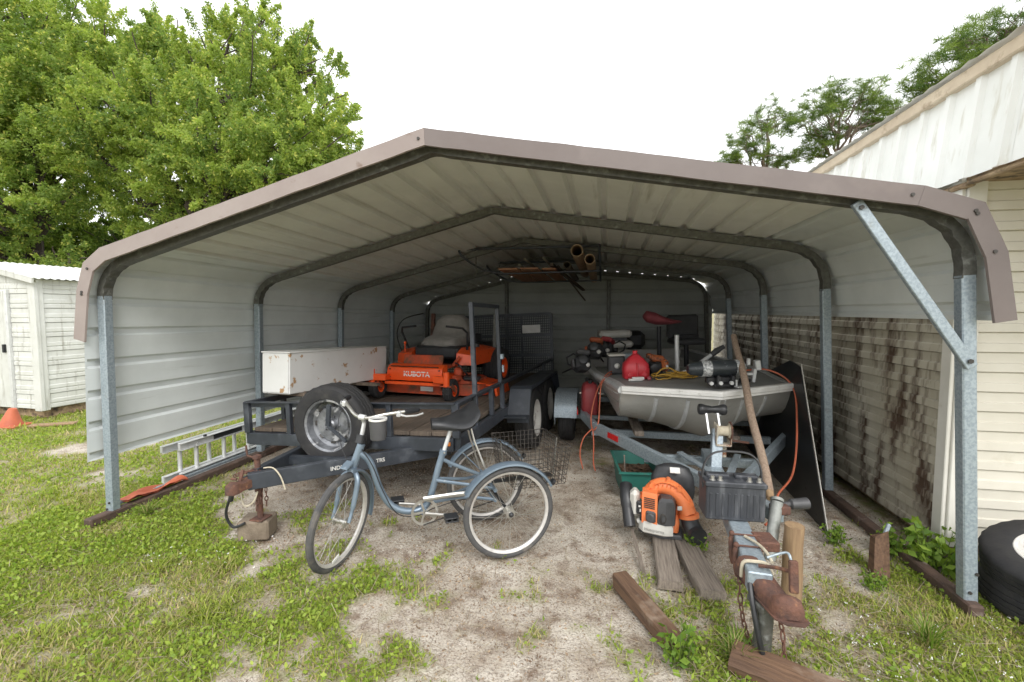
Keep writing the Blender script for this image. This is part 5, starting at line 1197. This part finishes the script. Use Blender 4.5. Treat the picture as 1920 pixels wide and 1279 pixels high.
# ladder lying on its edge along the left side
LD = thing('ladder', 'aluminium extension ladder lying on its side along the left wall', 'ladder', (-3.68, 3.25, .03), RZ(-1.5))
for q, (off, y0, y1) in enumerate(((0, .10, 3.6), (-.075, 0, 3.4))):
    for z in (.03, .30):
        m = MB(); m.box((off, (y0+y1)/2, z), (.028, y1-y0, .07 if q == 0 else .062), None, .003); m.box((off+.022, (y0+y1)/2, z+.03), (.03, y1-y0, .004)); m.box((off+.022, (y0+y1)/2, z-.03), (.03, y1-y0, .004)); m.build('rail', alu, LD)
    for i in range(11):
        y = y0+.17+i*.305
        if y < y1: m = MB(); m.cyl((off, y, .03), (off, y, .30), .018, 12); m.build('rung', alu, LD)
m = MB(); m.box((.016, .62, .30), (.004, .34, .045)); m.build('label', black_plastic, LD)
for y in (.35, .9, 1.5): m = MB(); m.box((.02, y, .34), (.02, .03, .02), None, .004); m.build('rung_lock', black_plastic, LD)
# orange plastic by the left post, folded cone by the white shed
m = MB(); rr = random.Random(8); rows = []
for i in range(10):
    y = i*.055; rows.append([(x+.01*rr.uniform(-1, 1), y, .075+.02*rr.random()+.015*math.sin(i*.9+x*20)) for x in np.linspace(-.06, .06, 5)])
m.loft(rows, False, False); m.loft([[(p[0], p[1], p[2]-.012) for p in r] for r in rows], False, False); o = m.build('orange_plastic', orange_rag, None, smooth=30); o.location = (-3.60, 2.80, 0); o['kind'] = 'thing'; tag(o, 'crumpled orange plastic strip on the base rail by the left post', 'plastic')
CN = thing('traffic_cone', 'faded orange cone tipped beside the white shed', 'cone', (-7.72, 4.62, 0), RZ(20))
m = MB(); m.box((0, 0, .015), (.30, .30, .03), RY(6), .01); m.build('base', orange_rag, CN); m = MB(); m.tube([(0, 0, .02), (.01, 0, .12), (.03, .0, .24)], [.12, .085, .04], 18); m.build('cone', orange_rag, CN)
m = MB(); m.box((0, 0, .02), (.5, .12, .03), RZ(30), .006); o = m.build('wood_scrap', tan_wood, None); o.location = (-7.2, 4.75, 0); tag(o, 'pale scrap of wood in the grass beside the white shed', 'wood')
# ------------------------------------------------------------------ overhead rack
OR = thing('overhead_rack', 'dark pipe rack hung under the carport roof', 'rack', (-.7, 5.6, 2.0))
for y, dz in ((5.55, 0), (6.9, -.03)):
    m = MB(); m.tube([(-1.78, y, 2.30+dz), (-.05, y, 2.30+dz)], .016, 8); m.build('top_bar', black_paint, OR, True)
    m = MB(); m.tube([(-1.26, y+.25, 2.012+dz), (-.03, y+.25, 2.03+dz)], .013, 8); m.build('lower_bar', black_paint, OR, True)
    m = MB(); m.tube([(-.05, y, 2.34+dz), (-.04, y+.25, 2.02+dz)], .016, 8); m.build('hanger', black_paint, OR, True)
    m = MB(); m.tube(spline([(-1.78, y, 2.30+dz), (-1.72, y+.03, 2.20+dz), (-1.5, y+.2, 2.06+dz), (-1.26, y+.25, 2.012+dz)], 5), .014, 8); m.build('hanger', black_paint, OR, True)
    m = MB(); m.tube([(-1.58, y+.1, 2.26), (-1.58, y+.1, 1.98)], .008, 6); m.build('threaded_rod', galv_dark, OR, True)
for i, (x, y, z, r, L_, mt, lab) in enumerate(((-.293, 5.20, 2.208, .068, 2.5, pvc, 'thickest tan pipe on the overhead rack'), (-.150, 5.22, 2.112, .058, 2.5, pvc, 'second thick tan pipe on the overhead rack, beside the hanger'), (-.44, 5.7, 2.10, .045, 2.0, mk('dark_pipe', (.12, .09, .06), rough=.6), 'dark brown open pipe on the overhead rack'))):
    m = MB(); pr = [(r, 0), (r, L_), (r-.007, L_), (r-.007, 0)]; m.lathe(pr, 24, RX(-90) @ ID, closed=True)
    o = m.build('pipe', mt, None, smooth=40); o.matrix_world = T(x, y, z) @ RX(-1.3); WM[o.name] = o.matrix_world.copy(); tag(o, lab, 'pipe', 'pipes stored on the overhead rack')
for i, (x, z, lab) in enumerate(((-1.02, 2.13, 'slim pale pipe lowest on the overhead boards'), (-.95, 2.20, 'slim pale pipe above the other on the overhead boards'), (-.72, 2.21, 'slim pale pipe beside the dark overhead pipe'))):
    m = MB(); m.lathe([(.014, 0), (.014, 2.0), (.010, 2.0), (.010, 0)], 12, RX(-90), closed=True); o = m.build('pipe', pale_pipe, None); o.matrix_world = T(x, 5.6, z-.03) @ RX(-1.3); WM[o.name] = o.matrix_world.copy(); tag(o, lab, 'pipe', 'pipes stored on the overhead rack')
for i, (x, w_, z, y0, L_, lab) in enumerate(((-1.13, .24, 2.030, 5.45, 1.9, 'reddish board at the left end of the overhead rack'), (-.88, .22, 2.036, 5.5, 2.0, 'reddish board in the middle of the overhead rack'), (-.66, .17, 2.042, 5.65, 1.9, 'dark reddish board next to the overhead pipes'))):
    m = MB(); m.box((0, L_/2, .012), (w_, L_, .02), None, .002); o = m.build('board', ply, None); o.matrix_world = T(x, y0, z) @ RX(-1.3); WM[o.name] = o.matrix_world.copy(); tag(o, lab, 'board', 'boards stored on the overhead rack')
for i, (a, b_, lab) in enumerate((((-.62, 5.6, 2.10), (-.30, 7.3, 1.86), 'dark stick drooping off the back of the overhead rack'), ((-.55, 5.7, 2.09), (-.28, 7.5, 1.70), 'thinnest dark rod hanging lowest from the overhead rack'))):
    m = MB(); m.bar(a, b_, .04-.022*i, .03-.016*i); o = m.build('stick', mk('dark_stick_%d' % i, (.07, .05, .035), rough=.8), None); tag(o, lab, 'stick', 'sticks on the overhead rack')
# ------------------------------------------------------------------ vegetation
def leaf_material(name, trans=.5, rough=.5):
    m = bpy.data.materials.new(name); m.use_nodes = True; t = m.node_tree; N = t.nodes; L = t.links; N.clear()
    at = N.new('ShaderNodeAttribute'); at.attribute_name = 'tint'
    d = N.new('ShaderNodeBsdfPrincipled'); d.inputs['Roughness'].default_value = rough; d.inputs['Specular IOR Level'].default_value = .3
    tr = N.new('ShaderNodeBsdfTranslucent'); mx_ = N.new('ShaderNodeMixShader'); mx_.inputs[0].default_value = trans; o = N.new('ShaderNodeOutputMaterial')
    h = N.new('ShaderNodeHueSaturation'); h.inputs['Value'].default_value = 1.5; h.inputs['Saturation'].default_value = 1.1
    L.new(at.outputs['Color'], d.inputs['Base Color']); L.new(at.outputs['Color'], h.inputs['Color']); L.new(h.outputs[0], tr.inputs['Color'])
    L.new(d.outputs[0], mx_.inputs[1]); L.new(tr.outputs[0], mx_.inputs[2]); L.new(mx_.outputs[0], o.inputs[0]); return m
leaf_m = leaf_material('leaf'); grass_m = leaf_material('grass_blade', .3, .55); straw_m = leaf_material('straw', .1, .8)
def mesh_np(name, verts, faces, tint, mat, parent=None, off=(0, 0, 0)):
    me = bpy.data.meshes.new(name); fast_mesh(me, np.asarray(verts)-np.asarray(off), faces)
    a = me.attributes.new('tint', 'FLOAT_COLOR', 'POINT'); a.data.foreach_set('color', np.concatenate([tint, np.ones((len(tint), 1))], 1).astype(np.float32).reshape(-1))
    me.materials.append(mat); o = bpy.data.objects.new(name, me); COL.objects.link(o)
    if parent is not None: o.parent = parent
    return o
def rand_dir(n):
    v = RNG.normal(size=(n, 3)); return v/np.linalg.norm(v, axis=1, keepdims=True)
def leaves(cent, size, tint, aspect=.5, droop=0.0, flat=.5):
    """one pointed four-cornered leaf at every centre"""
    n = len(cent); d = rand_dir(n); d[:, 2] -= droop; d /= np.linalg.norm(d, axis=1, keepdims=True)
    u = rand_dir(n); u[:, 2] *= (1-flat); s = np.cross(d, u); s /= np.linalg.norm(s, axis=1, keepdims=True)+1e-9
    nn = np.cross(s, d); L_ = size[:, None]; w = L_*aspect*.5
    v = np.stack([cent, cent+d*L_*.45+s*w+nn*L_*.06, cent+d*L_, cent+d*L_*.45-s*w+nn*L_*.06], 1).reshape(-1, 3)
    f = np.arange(4*n).reshape(-1, 4); return v, f, np.repeat(tint, 4, axis=0)
def tube_limb(m, a, b_, r0, r1, bend=.12, seed=0, n=7):
    rr = random.Random(seed); a = Vector(a); b_ = Vector(b_); d = b_-a; L_ = d.length
    P = [a]; 
    for i in range(1, n): P.append(a.lerp(b_, i/n)+Vector((rr.uniform(-1, 1), rr.uniform(-1, 1), rr.uniform(-.5, 1)))*bend*L_*math.sin(PI*i/n)*.5)
    P.append(b_); Q = spline(P, 2); m.tube(Q, [r0+(r1-r0)*i/(len(Q)-1) for i in range(len(Q))], 8); return P
def tree(name, label, base, fork, lobes, cols, nleaf, lsize, grp, trunk_r=.3, mat=bark, clump=.38, seed=1):
    t_ = thing(name, label, 'tree', base, None, grp); m = MB(); o = Vector(base)
    P = tube_limb(m, (0, 0, -.1), Vector(fork)-o, trunk_r, trunk_r*.7, .05, seed)
    rr = random.Random(seed)
    for i, (x, y, z, r) in enumerate(lobes):
        c = Vector((x, y, z))-o; f = Vector(fork)-o
        st = f.lerp(P[max(0, len(P)-3)], rr.random()*.5); Q = tube_limb(m, st, c, trunk_r*.34, .035, .22, seed*50+i)
        for k in range(4):
            e = c+Vector((rr.uniform(-1, 1), rr.uniform(-1, 1), rr.uniform(-.5, 1)))*r*.85
            tube_limb(m, Q[rr.randint(3, len(Q)-2)], e, .04, .012, .2, seed*91+i*7+k, 4)
    m.build('trunk', mat, t_)
    Vs, Fs, Ts, b0 = [], [], [], 0; vol = [r**2.2 for *_, r in lobes]; tot = sum(vol)
    for (x, y, z, r), vv in zip(lobes, vol):
        n = int(nleaf*vv/tot); nc = max(6, int((r/clump)**2.4*1.9))
        cd = rand_dir(nc); rad = RNG.uniform(.35, 1.08, nc)**.7; cc = np.array([x, y, z])+cd*(rad*r)[:, None]*np.array([1, 1, .85])
        cr = RNG.uniform(.55, 1.15, nc)*clump; ci = RNG.integers(0, nc, n)
        ax_ = cd*.7+rand_dir(nc)*.6+np.array([0, 0, .35]); ax_ /= np.linalg.norm(ax_, axis=1, keepdims=True); tt_ = RNG.uniform(-1, 1, n)
        p = cc[ci]+ax_[ci]*(tt_*cr[ci]*1.25)[:, None]+rand_dir(n)*(cr[ci]*(.52-.3*tt_)*RNG.uniform(.1, 1, n)**.6)[:, None]
        base_t = RNG.uniform(0, 1, nc)[ci]*.75+RNG.uniform(0, 1, n)*.25
        tint = np.array(cols[0])*(1-base_t[:, None])+np.array(cols[1])*base_t[:, None]
        y_ = RNG.random(n) < .10; tint[y_] = np.array(cols[2])
        v, f, tt = leaves(p, lsize*RNG.uniform(.45, 1.6, n), tint, .52)
        Vs.append(v); Fs.append(f+b0); Ts.append(tt); b0 += len(v)
    mesh_np('crown', np.concatenate(Vs), np.concatenate(Fs), np.concatenate(Ts), leaf_m, t_, base)
    return t_
OAK = [(-10.89, 12.18, 9.49, 1.0), (-9.14, 11.95, 8.67, 1.0), (-8.18, 12.13, 8.37, 0.9), (-7.63, 11.62, 6.87, 1.0), (-7.33, 11.61, 5.78, 0.9), (-7.87, 11.02, 6.17, 1.2), (-9.49, 11.28, 7.23, 1.3), (-11.06, 11.53, 8.06, 1.2), (-12.42, 11.84, 8.94, 1.0), (-12.99, 11.17, 8.37, 1.3), (-11.43, 10.34, 6.59, 1.5), (-9.64, 10.13, 5.84, 1.4), (-8.32, 10.35, 5.18, 1.2), (-7.44, 11.02, 4.92, 1.0), (-12.39, 10.14, 6.45, 1.3), (-11.0, 10.33, 5.19, 1.2), (-9.47, 10.4, 4.72, 1.2), (-8.74, 11.24, 4.48, 1.1), (-13.92, 10.43, 7.67, 1.2), (-13.06, 9.96, 5.75, 1.2), (-12.65, 10.97, 4.29, 1.0), (-11.16, 11.24, 3.99, 1.1), (-10.36, 11.92, 4.09, 1.1), (-7.32, 12.09, 5.35, 0.7), (-9.97, 12.39, 10.04, 0.6), (-13.37, 12.24, 10.11, 0.7), (-8.89, 12.58, 9.57, 0.5), (-14.38, 11.21, 5.34, 0.8)]
OAK2 = [(-15.97, 10.66, 9.42, 1.5), (-17.08, 9.95, 9.7, 1.7), (-15.28, 9.65, 7.56, 1.5), (-16.64, 9.37, 7.42, 1.6), (-14.76, 10.23, 7.09, 1.3), (-15.12, 9.58, 6.17, 1.3), (-16.35, 9.3, 5.61, 1.3), (-15.5, 11.25, 9.25, 1.1), (-15.13, 11.91, 10.35, 0.9), (-15.31, 10.0, 5.35, 0.9), (-17.4, 10.05, 4.59, 1.0), (-17.75, 9.2, 8.26, 1.8), (-17.86, 9.03, 6.03, 1.6), (-14.12, 11.52, 9.18, 0.8), (-17.38, 11.04, 11.6, 1.6)]
LOW = [(-19.32, 12.21, 4.46, 1.2), (-17.9, 12.48, 4.28, 1.2), (-17.02, 13.18, 4.56, 1.2), (-19.44, 13.27, 5.42, 1.0), (-15.07, 13.02, 3.92, 1.1), (-18.85, 11.73, 3.5, 1.0), (-20.4, 11.46, 4.02, 1.4), (-16.63, 12.17, 3.5, 1.0), (-13.38, 12.81, 3.5, 1.1), (-14.91, 11.98, 3.26, 0.9), (-11.84, 13.12, 3.5, 1.0), (-11.17, 14.3, 4.0, 1.0)]
PINE1 = [(13.48, 30.03, 13.38, 1.5), (11.7, 29.65, 13.08, 1.2), (14.68, 29.69, 12.41, 1.2), (10.91, 28.9, 11.82, 1.0), (12.12, 28.65, 12.2, 1.2), (14.36, 30.63, 12.22, 1.0), (14.97, 29.2, 11.91, 0.9), (12.03, 29.58, 10.97, 0.7), (13.25, 28.91, 12.63, 1.2), (11.44, 29.42, 10.36, 0.8), (15.87, 30.39, 11.72, 0.7)]
PINE2 = [(9.39, 30.2, 12.74, 1.0), (8.48, 29.95, 11.8, 1.0), (8.03, 29.81, 11.02, 1.0), (8.94, 29.45, 10.53, 1.1), (10.2, 30.86, 12.63, 0.8), (10.19, 30.2, 10.39, 0.8), (7.57, 29.68, 10.39, 0.6)]
PINE3 = [(17.17, 24.65, 13.66, 1.1), (16.26, 24.45, 13.43, 1.0), (17.86, 24.8, 13.9, 1.1), (15.36, 24.22, 12.62, 1.0), (14.69, 24.04, 12.04, 0.9), (13.89, 23.86, 11.58, 0.8), (13.67, 23.78, 11.11, 0.6), (16.91, 25.06, 13.02, 0.9), (18.4, 25.9, 13.54, 0.9), (14.82, 27.1, 11.48, 0.9), (15.73, 27.3, 11.75, 0.8), (18.77, 24.96, 13.66, 1.2)]
OC = ((.13, .21, .05), (.36, .45, .095), (.52, .53, .14))
tree('oak_tree', 'large spreading bright green oak behind the carport', (-10.9, 11.3, 0), (-11.3, 11.0, 3.4), OAK, OC, 430000, .064, 'broadleaf trees at the left', .32, clump=.27, seed=2)
tree('oak_tree', 'bright green oak at the far left behind the white shed', (-16.0, 10.4, 0), (-15.9, 10.3, 3.6), OAK2+[(-15.2, 9.3, 4.3, 1.0), (-16.0, 9.0, 3.6, 1.0), (-14.5, 9.9, 4.5, .8), (-14.9, 9.7, 2.5, .9), (-15.6, 9.3, 2.9, .9), (-14.1, 10.0, 2.7, .8), (-16.3, 9.2, 2.2, .9), (-15.2, 9.6, 1.7, .8)], OC, 270000, .072, 'broadleaf trees at the left', .3, clump=.30, seed=3)
for i, (lo_, bx_, fx, lab) in enumerate(((LOW[:4]+LOW[5:8], (-18.2, 12.4, 0), (-18.1, 12.4, 2.6), 'darker low tree in the gap behind the white shed'), (LOW[4:5]+LOW[8:], (-13.2, 13.0, 0), (-13.2, 13.0, 2.2), 'darker low tree beneath the large oak'))):
    tree('understorey_tree', lab, bx_, fx, lo_+[(x+.4, y+.3, max(z-1.7, 1.0), r) for x, y, z, r in lo_], ((.075, .13, .03), (.20, .28, .05), (.30, .35, .08)), 95000, .085, 'broadleaf trees at the left', .18, clump=.32, seed=7+i)
def pine(label, base, top, lobes, seed):
    t_ = thing('pine_tree', label, 'tree', base, None, 'pines beyond the right shed'); o = Vector(base); m = MB(); rr = random.Random(seed)
    tp = Vector(top)-o; P = tube_limb(m, (0, 0, -.1), tp, .22, .05, .03, seed, 10); Vs, Fs, Ts, b0 = [], [], [], 0
    for i, (x, y, z, r) in enumerate(lobes):
        c = Vector((x, y, z))-o; cand = [p for p in P if p.z < c.z-.3] or P[:4]
        st = cand[-1] if rr.random() < .5 else cand[max(0, len(cand)-2)]
        Q = tube_limb(m, st, c, .085, .03, .16, seed*31+i); ends = []
        for k in range(12):
            e = c+Vector((rr.gauss(0, .62), rr.gauss(0, .62), rr.uniform(-.35, .6)))*r*1.05; tube_limb(m, Q[rr.randint(2, len(Q)-1)], e, .024, .009, .2, seed*97+i*13+k, 4); ends.append(e)
            for q in range(3): e2 = e+Vector((rr.gauss(0, .3), rr.gauss(0, .3), rr.gauss(.05, .2))); ends.append(e2)
        for e in ends:
            n = 42; p0 = np.array(e+o); d = rand_dir(n); d[:, 2] = d[:, 2]*.7+.25; d /= np.linalg.norm(d, axis=1, keepdims=True); s = np.cross(d, rand_dir(n)); s /= np.linalg.norm(s, axis=1, keepdims=True)
            L_ = RNG.uniform(.18, .34, n)[:, None]; st_ = p0+d*.03
            v = np.stack([st_-s*.009, st_+s*.009, st_+d*L_+s*.005, st_+d*L_-s*.005], 1).reshape(-1, 3); f = np.arange(4*n).reshape(-1, 4)
            q = RNG.random(); tn = np.array((.06, .105, .028))*(1-q)+np.array((.18, .245, .055))*q
            Vs.append(v); Fs.append(f+b0); Ts.append(np.tile(tn, (4*n, 1))*RNG.uniform(.8, 1.2, (4*n, 1))); b0 += len(v)
    m.build('trunk', pine_bark, t_); mesh_np('crown', np.concatenate(Vs), np.concatenate(Fs), np.concatenate(Ts), leaf_m, t_, base)
pine('tall pine with rounded crown above the carport roof edge', (12.5, 29.6, 0), (12.9, 29.6, 12.4), PINE1, 4)
pine('leaning smaller pine left of the rounded pine', (10.2, 30.2, 0), (9.3, 30.1, 12.2), PINE2, 5)
pine('dark pine rising behind the shed roof at the far right', (16.6, 25.2, 0), (16.8, 25.0, 13.2), PINE3, 6)

# grass blades, low weeds, litter and pebbles: nobody could count them
def scatter(n, x0, x1, y0, y1, dens=None, k=1.0):
    x = RNG.uniform(x0, x1, n); y = RNG.uniform(y0, y1, n)
    if dens is not None:
        keep = RNG.random(n) < dens(x, y)*k; x, y = x[keep], y[keep]
    return x, y
def in_things(x, y):
    """keep blades out of the slabs and wheels' footprints that sit flush on the soil"""
    return ((x > 2.0) & (y > 3.2)) | ((np.abs(x+2.3) < .11) & (np.abs(y-2.655) < .09))
def blades(x, y, h, w, lean, cols, segs=2):
    n = len(x); a = RNG.uniform(0, 2*PI, n); d = np.stack([np.cos(a), np.sin(a), np.zeros(n)], 1); s = np.stack([-np.sin(a), np.cos(a), np.zeros(n)], 1)
    b0 = np.stack([x, y, gz(x, y)-.004], 1); rows = []
    for i in range(segs+1):
        t_ = i/segs; ww = (w*(1-.85*t_**1.5))[:, None]; c = b0+d*(lean*h*t_**1.6)[:, None]+np.array([0, 0, 1])*(h*t_*(1-.25*lean*t_))[:, None]
        rows += [c-s*ww*.5, c+s*ww*.5]
    v = np.stack(rows, 1); q = 2*(segs+1); v = v.reshape(-1, 3); base = (np.arange(n)*q)[:, None]
    f = np.concatenate([base+np.array([2*i, 2*i+1, 2*i+3, 2*i+2]) for i in range(segs)], 0)
    ci = RNG.random(n)[:, None]; c1, c2, c3 = map(np.array, cols); pn = fbm(x*2.3, y*2.3, 77, 2)[:, None]
    tint = c1*(1-ci)+c2*ci; m_ = RNG.random(n) < .12+.25*(pn[:, 0] > .58); tint[m_] = c3*RNG.uniform(.7, 1.2, (m_.sum(), 1))
    return v, f, np.repeat(tint, q, axis=0)
GC_ = ((.16, .225, .035), (.36, .41, .07), (.43, .37, .17))
cov2 = lambda x, y: np.clip((grass_cover(x, y)-.40)*1.9, 0, 1)
parts = []
for (n, x0, x1, y0, y1, hh, wd) in ((190000, -4.2, 2.9, 1.25, 3.3, .028, .0066), (110000, -9.5, -3.4, 1.6, 8.5, .033, .009), (60000, -24, -7, 4, 22, .06, .02), (9000, -3.5, 2.0, 3.0, 4.6, .035, .007)):
    x, y = scatter(n, x0, x1, y0, y1, cov2); kk = ~in_things(x, y); x, y = x[kk], y[kk]
    tall = fbm(x*3.1, y*3.1, 55, 3); h = hh*RNG.uniform(.45, 1.5, len(x))*(1+.9*sm(.6, .75, tall)); parts.append(blades(x, y, h, wd*RNG.uniform(.6, 1.4, len(x)), RNG.uniform(.2, 1.5, len(x)), GC_, 2))
def join(parts):
    b0 = 0; V, F, Tn = [], [], []
    for v, f, t_ in parts: V.append(v); F.append(f+b0); Tn.append(t_); b0 += len(v)
    return np.concatenate(V), np.concatenate(F), np.concatenate(Tn)
o = mesh_np('grass', *join(parts), grass_m); tag(o, 'short patchy green turf on the sandy yard', 'grass', kind='stuff')
# broad-leaved ground weeds
parts = []
for (n, x0, x1, y0, y1, sz) in ((120000, -4.2, 2.9, 1.25, 3.4, .023), (50000, -9.5, -3.5, 1.6, 8, .03)):
    w_ = lambda x, y: np.clip((grass_cover(x, y)-.40)*1.7, 0, 1)*sm(.36, .56, fbm(x*2.0+5, y*2.0, 91, 3))
    x, y = scatter(n, x0, x1, y0, y1, w_); kk = ~in_things(x, y); x, y = x[kk], y[kk]; m_ = len(x)
    c = np.stack([x, y, gz(x, y)+RNG.uniform(.002, .035, m_)], 1); ci = RNG.random(m_)[:, None]
    parts.append(leaves(c, sz*RNG.uniform(.5, 1.4, m_), np.array((.16, .25, .035))*(1-ci)+np.array((.34, .42, .07))*ci, .6, 0, .7))
o = mesh_np('ground_weeds', *join(parts), grass_m); tag(o, 'low broad leaved weeds spread among the turf', 'weeds', kind='stuff')
# dead grass, straw and leaf litter
x, y = scatter(60000, -3.6, 2.6, 1.3, 6.5, lambda x, y: .25+.75*sm(.5, .66, fbm(x*1.9+8, y*1.9, 41, 3))); n = len(x)
c = np.stack([x, y, gz(x, y)+RNG.uniform(.002, .012, n)], 1); ci = RNG.random(n)[:, None]
pl = [leaves(c, RNG.uniform(.007, .022, n), np.array((.15, .10, .068))*(1-ci)+np.array((.42, .32, .22))*ci, .5, 0, .9)]
x, y = scatter(14000, -3.6, 2.4, 1.3, 3.6, lambda x, y: .15+.85*np.exp(-((x-.75)**2/.5+(y-2.25)**2/.12))); n = len(x)
a = RNG.uniform(0, 2*PI, n); L_ = RNG.uniform(.04, .16, n); p0 = np.stack([x, y, gz(x, y)+RNG.uniform(.003, .03, n)], 1); d = np.stack([np.cos(a), np.sin(a), RNG.uniform(-.05, .2, n)], 1); s = np.stack([-np.sin(a), np.cos(a), np.zeros(n)], 1)*.0012
v = np.stack([p0-s, p0+s, p0+d*L_[:, None]+s, p0+d*L_[:, None]-s], 1).reshape(-1, 3); ci = RNG.random(n)[:, None]
pl.append((v, np.arange(4*n).reshape(-1, 4), np.repeat(np.array((.22, .17, .11))*(1-ci)+np.array((.48, .42, .31))*ci, 4, axis=0)))
o = mesh_np('leaf_litter', *join(pl), straw_m); tag(o, 'dry straw and brown leaf litter on the sand', 'litter', kind='stuff')
x, y = scatter(34000, -3.4, 2.4, 1.3, 5.5, lambda x, y: sm(.45, .62, fbm(x*1.5+2, y*1.5+3, 13, 3))*(1-grass_cover(x, y)*.7)); n = len(x); r = RNG.uniform(.0025, .008, n)**1.0
c = np.stack([x, y, gz(x, y)+r*.25], 1); dirs = np.array([(1, 0, 0), (0, 1, 0), (-1, 0, 0), (0, -1, 0), (0, 0, .7), (0, 0, -.6)], float)
v = (c[:, None, :]+dirs[None]*r[:, None, None]*RNG.uniform(.6, 1.3, (n, 6, 1))).reshape(-1, 3)
ft = np.array([(0, 1, 4), (1, 2, 4), (2, 3, 4), (3, 0, 4), (1, 0, 5), (2, 1, 5), (3, 2, 5), (0, 3, 5)]); f = ((np.arange(n)*6)[:, None, None]+ft[None]).reshape(-1, 3)
ci = RNG.random(n)[:, None]; o = mesh_np('gravel', v, f, np.repeat(np.array((.26, .21, .165))*(1-ci)+np.array((.62, .58, .51))*ci, 6, axis=0), straw_m); tag(o, 'scattered shell and gravel chips in the sand', 'gravel', kind='stuff')
# single plants one can pick out
def weed(label, x, y, kind, size, seed, n=26):
    """kind 0 leafy stems, kind 1 long grass tuft"""
    t_ = thing('weed_clump' if kind == 0 else 'grass_tuft', label, 'plant', (x, y, 0), None, 'weeds growing round the timbers and posts'); rr = np.random.default_rng(seed)
    if kind == 0:
        m = MB(); pts = []
        for i in range(n):
            a = rr.uniform(0, 6.28); R_ = size*.45*rr.random()**.6; h = size*rr.uniform(.4, 1); b0 = Vector((R_*.6*math.cos(a), R_*.6*math.sin(a), -.01)); tp = Vector((R_*1.3*math.cos(a), R_*1.3*math.sin(a), h)); m.tube([b0, b0.lerp(tp, .5)+Vector((0, 0, .02)), tp], .0018, 4)
            for k in range(9): pts.append(b0.lerp(tp, .2+.8*k/8)+Vector(rr.normal(0, .012, 3)))
        m.build('stems', mk('green_stem', (.10, .15, .035), rough=.6), t_, kind='stuff'); P = np.array([tuple(p) for p in pts]); ci = rr.random((len(P), 1))
        v, f, tt = leaves(P, size*.22*rr.uniform(.6, 1.3, len(P)), np.array((.09, .17, .024))*(1-ci)+np.array((.25, .36, .05))*ci, .62, 0, .5)
        mesh_np('leaves', v, f, tt, grass_m, t_)['kind'] = 'stuff'
    else:
        xx = rr.normal(0, size*.10, n*3); yy = rr.normal(0, size*.10, n*3)
        v, f, tt = blades(xx, yy, size*rr.uniform(.5, 1.1, n*3), .008*rr.uniform(.6, 1.3, n*3), rr.uniform(.2, 1.1, n*3), ((.10, .18, .025), (.20, .31, .045), (.36, .34, .13)), 4)
        mesh_np('blades', v, f, tt, grass_m, t_)['kind'] = 'stuff'
weed('leafy weeds crowding the foot of the shed corner', 1.98, 3.10, 0, .26, 1, 34)
weed('leafy weeds between the stake and the shed wall', 1.80, 3.22, 0, .18, 2, 20)
weed('low leafy weeds at the foot of the black sheet', 1.52, 3.30, 0, .13, 3, 22)
weed('bright weeds between the blower and the trailer tongue', .60, 3.02, 0, .13, 4, 26)
weed('leafy weeds at the near end of the slanted brown timber', .36, 2.01, 0, .17, 5, 18)
weed('leafy weeds beside the lower old tyre', 2.05, 2.45, 0, .12, 6, 24)
weed('leafy weeds in front of the wooden stake', 1.50, 2.80, 0, .10, 7, 20)
weed('long grass tuft below the trailer nose stand', .60, 2.08, 1, .16, 8)
weed('long grass tuft in front of the right carport post', 1.50, 2.36, 1, .16, 9)
weed('long grass tuft beside the base rail near the left post', -3.35, 2.78, 1, .13, 10)
weed('long grass tuft at the bottom edge right of the grained board', 1.22, 1.78, 1, .15, 11)
weed('bushy green weeds at the bottom edge of the sand', -.45, 1.62, 0, .09, 12, 40)
# tiny white flowers
x, y = scatter(260, 1.0, 2.6, 1.5, 2.6); x2, y2 = scatter(30, -2.9, -2.0, 2.2, 2.6); x = np.concatenate([x, x2]); y = np.concatenate([y, y2]); n = len(x)
c = np.stack([x, y, gz(x, y)+RNG.uniform(.025, .06, n)], 1); pts = np.repeat(c, 4, axis=0)+RNG.normal(0, .002, (4*n, 3)); v, f, tt = leaves(pts, np.full(4*n, .007), np.full((4*n, 3), .8), .8, 0, .9)
o = mesh_np('white_flowers', v, f, tt, straw_m); tag(o, 'tiny white flowers dotted through the weeds', 'flowers', kind='stuff')
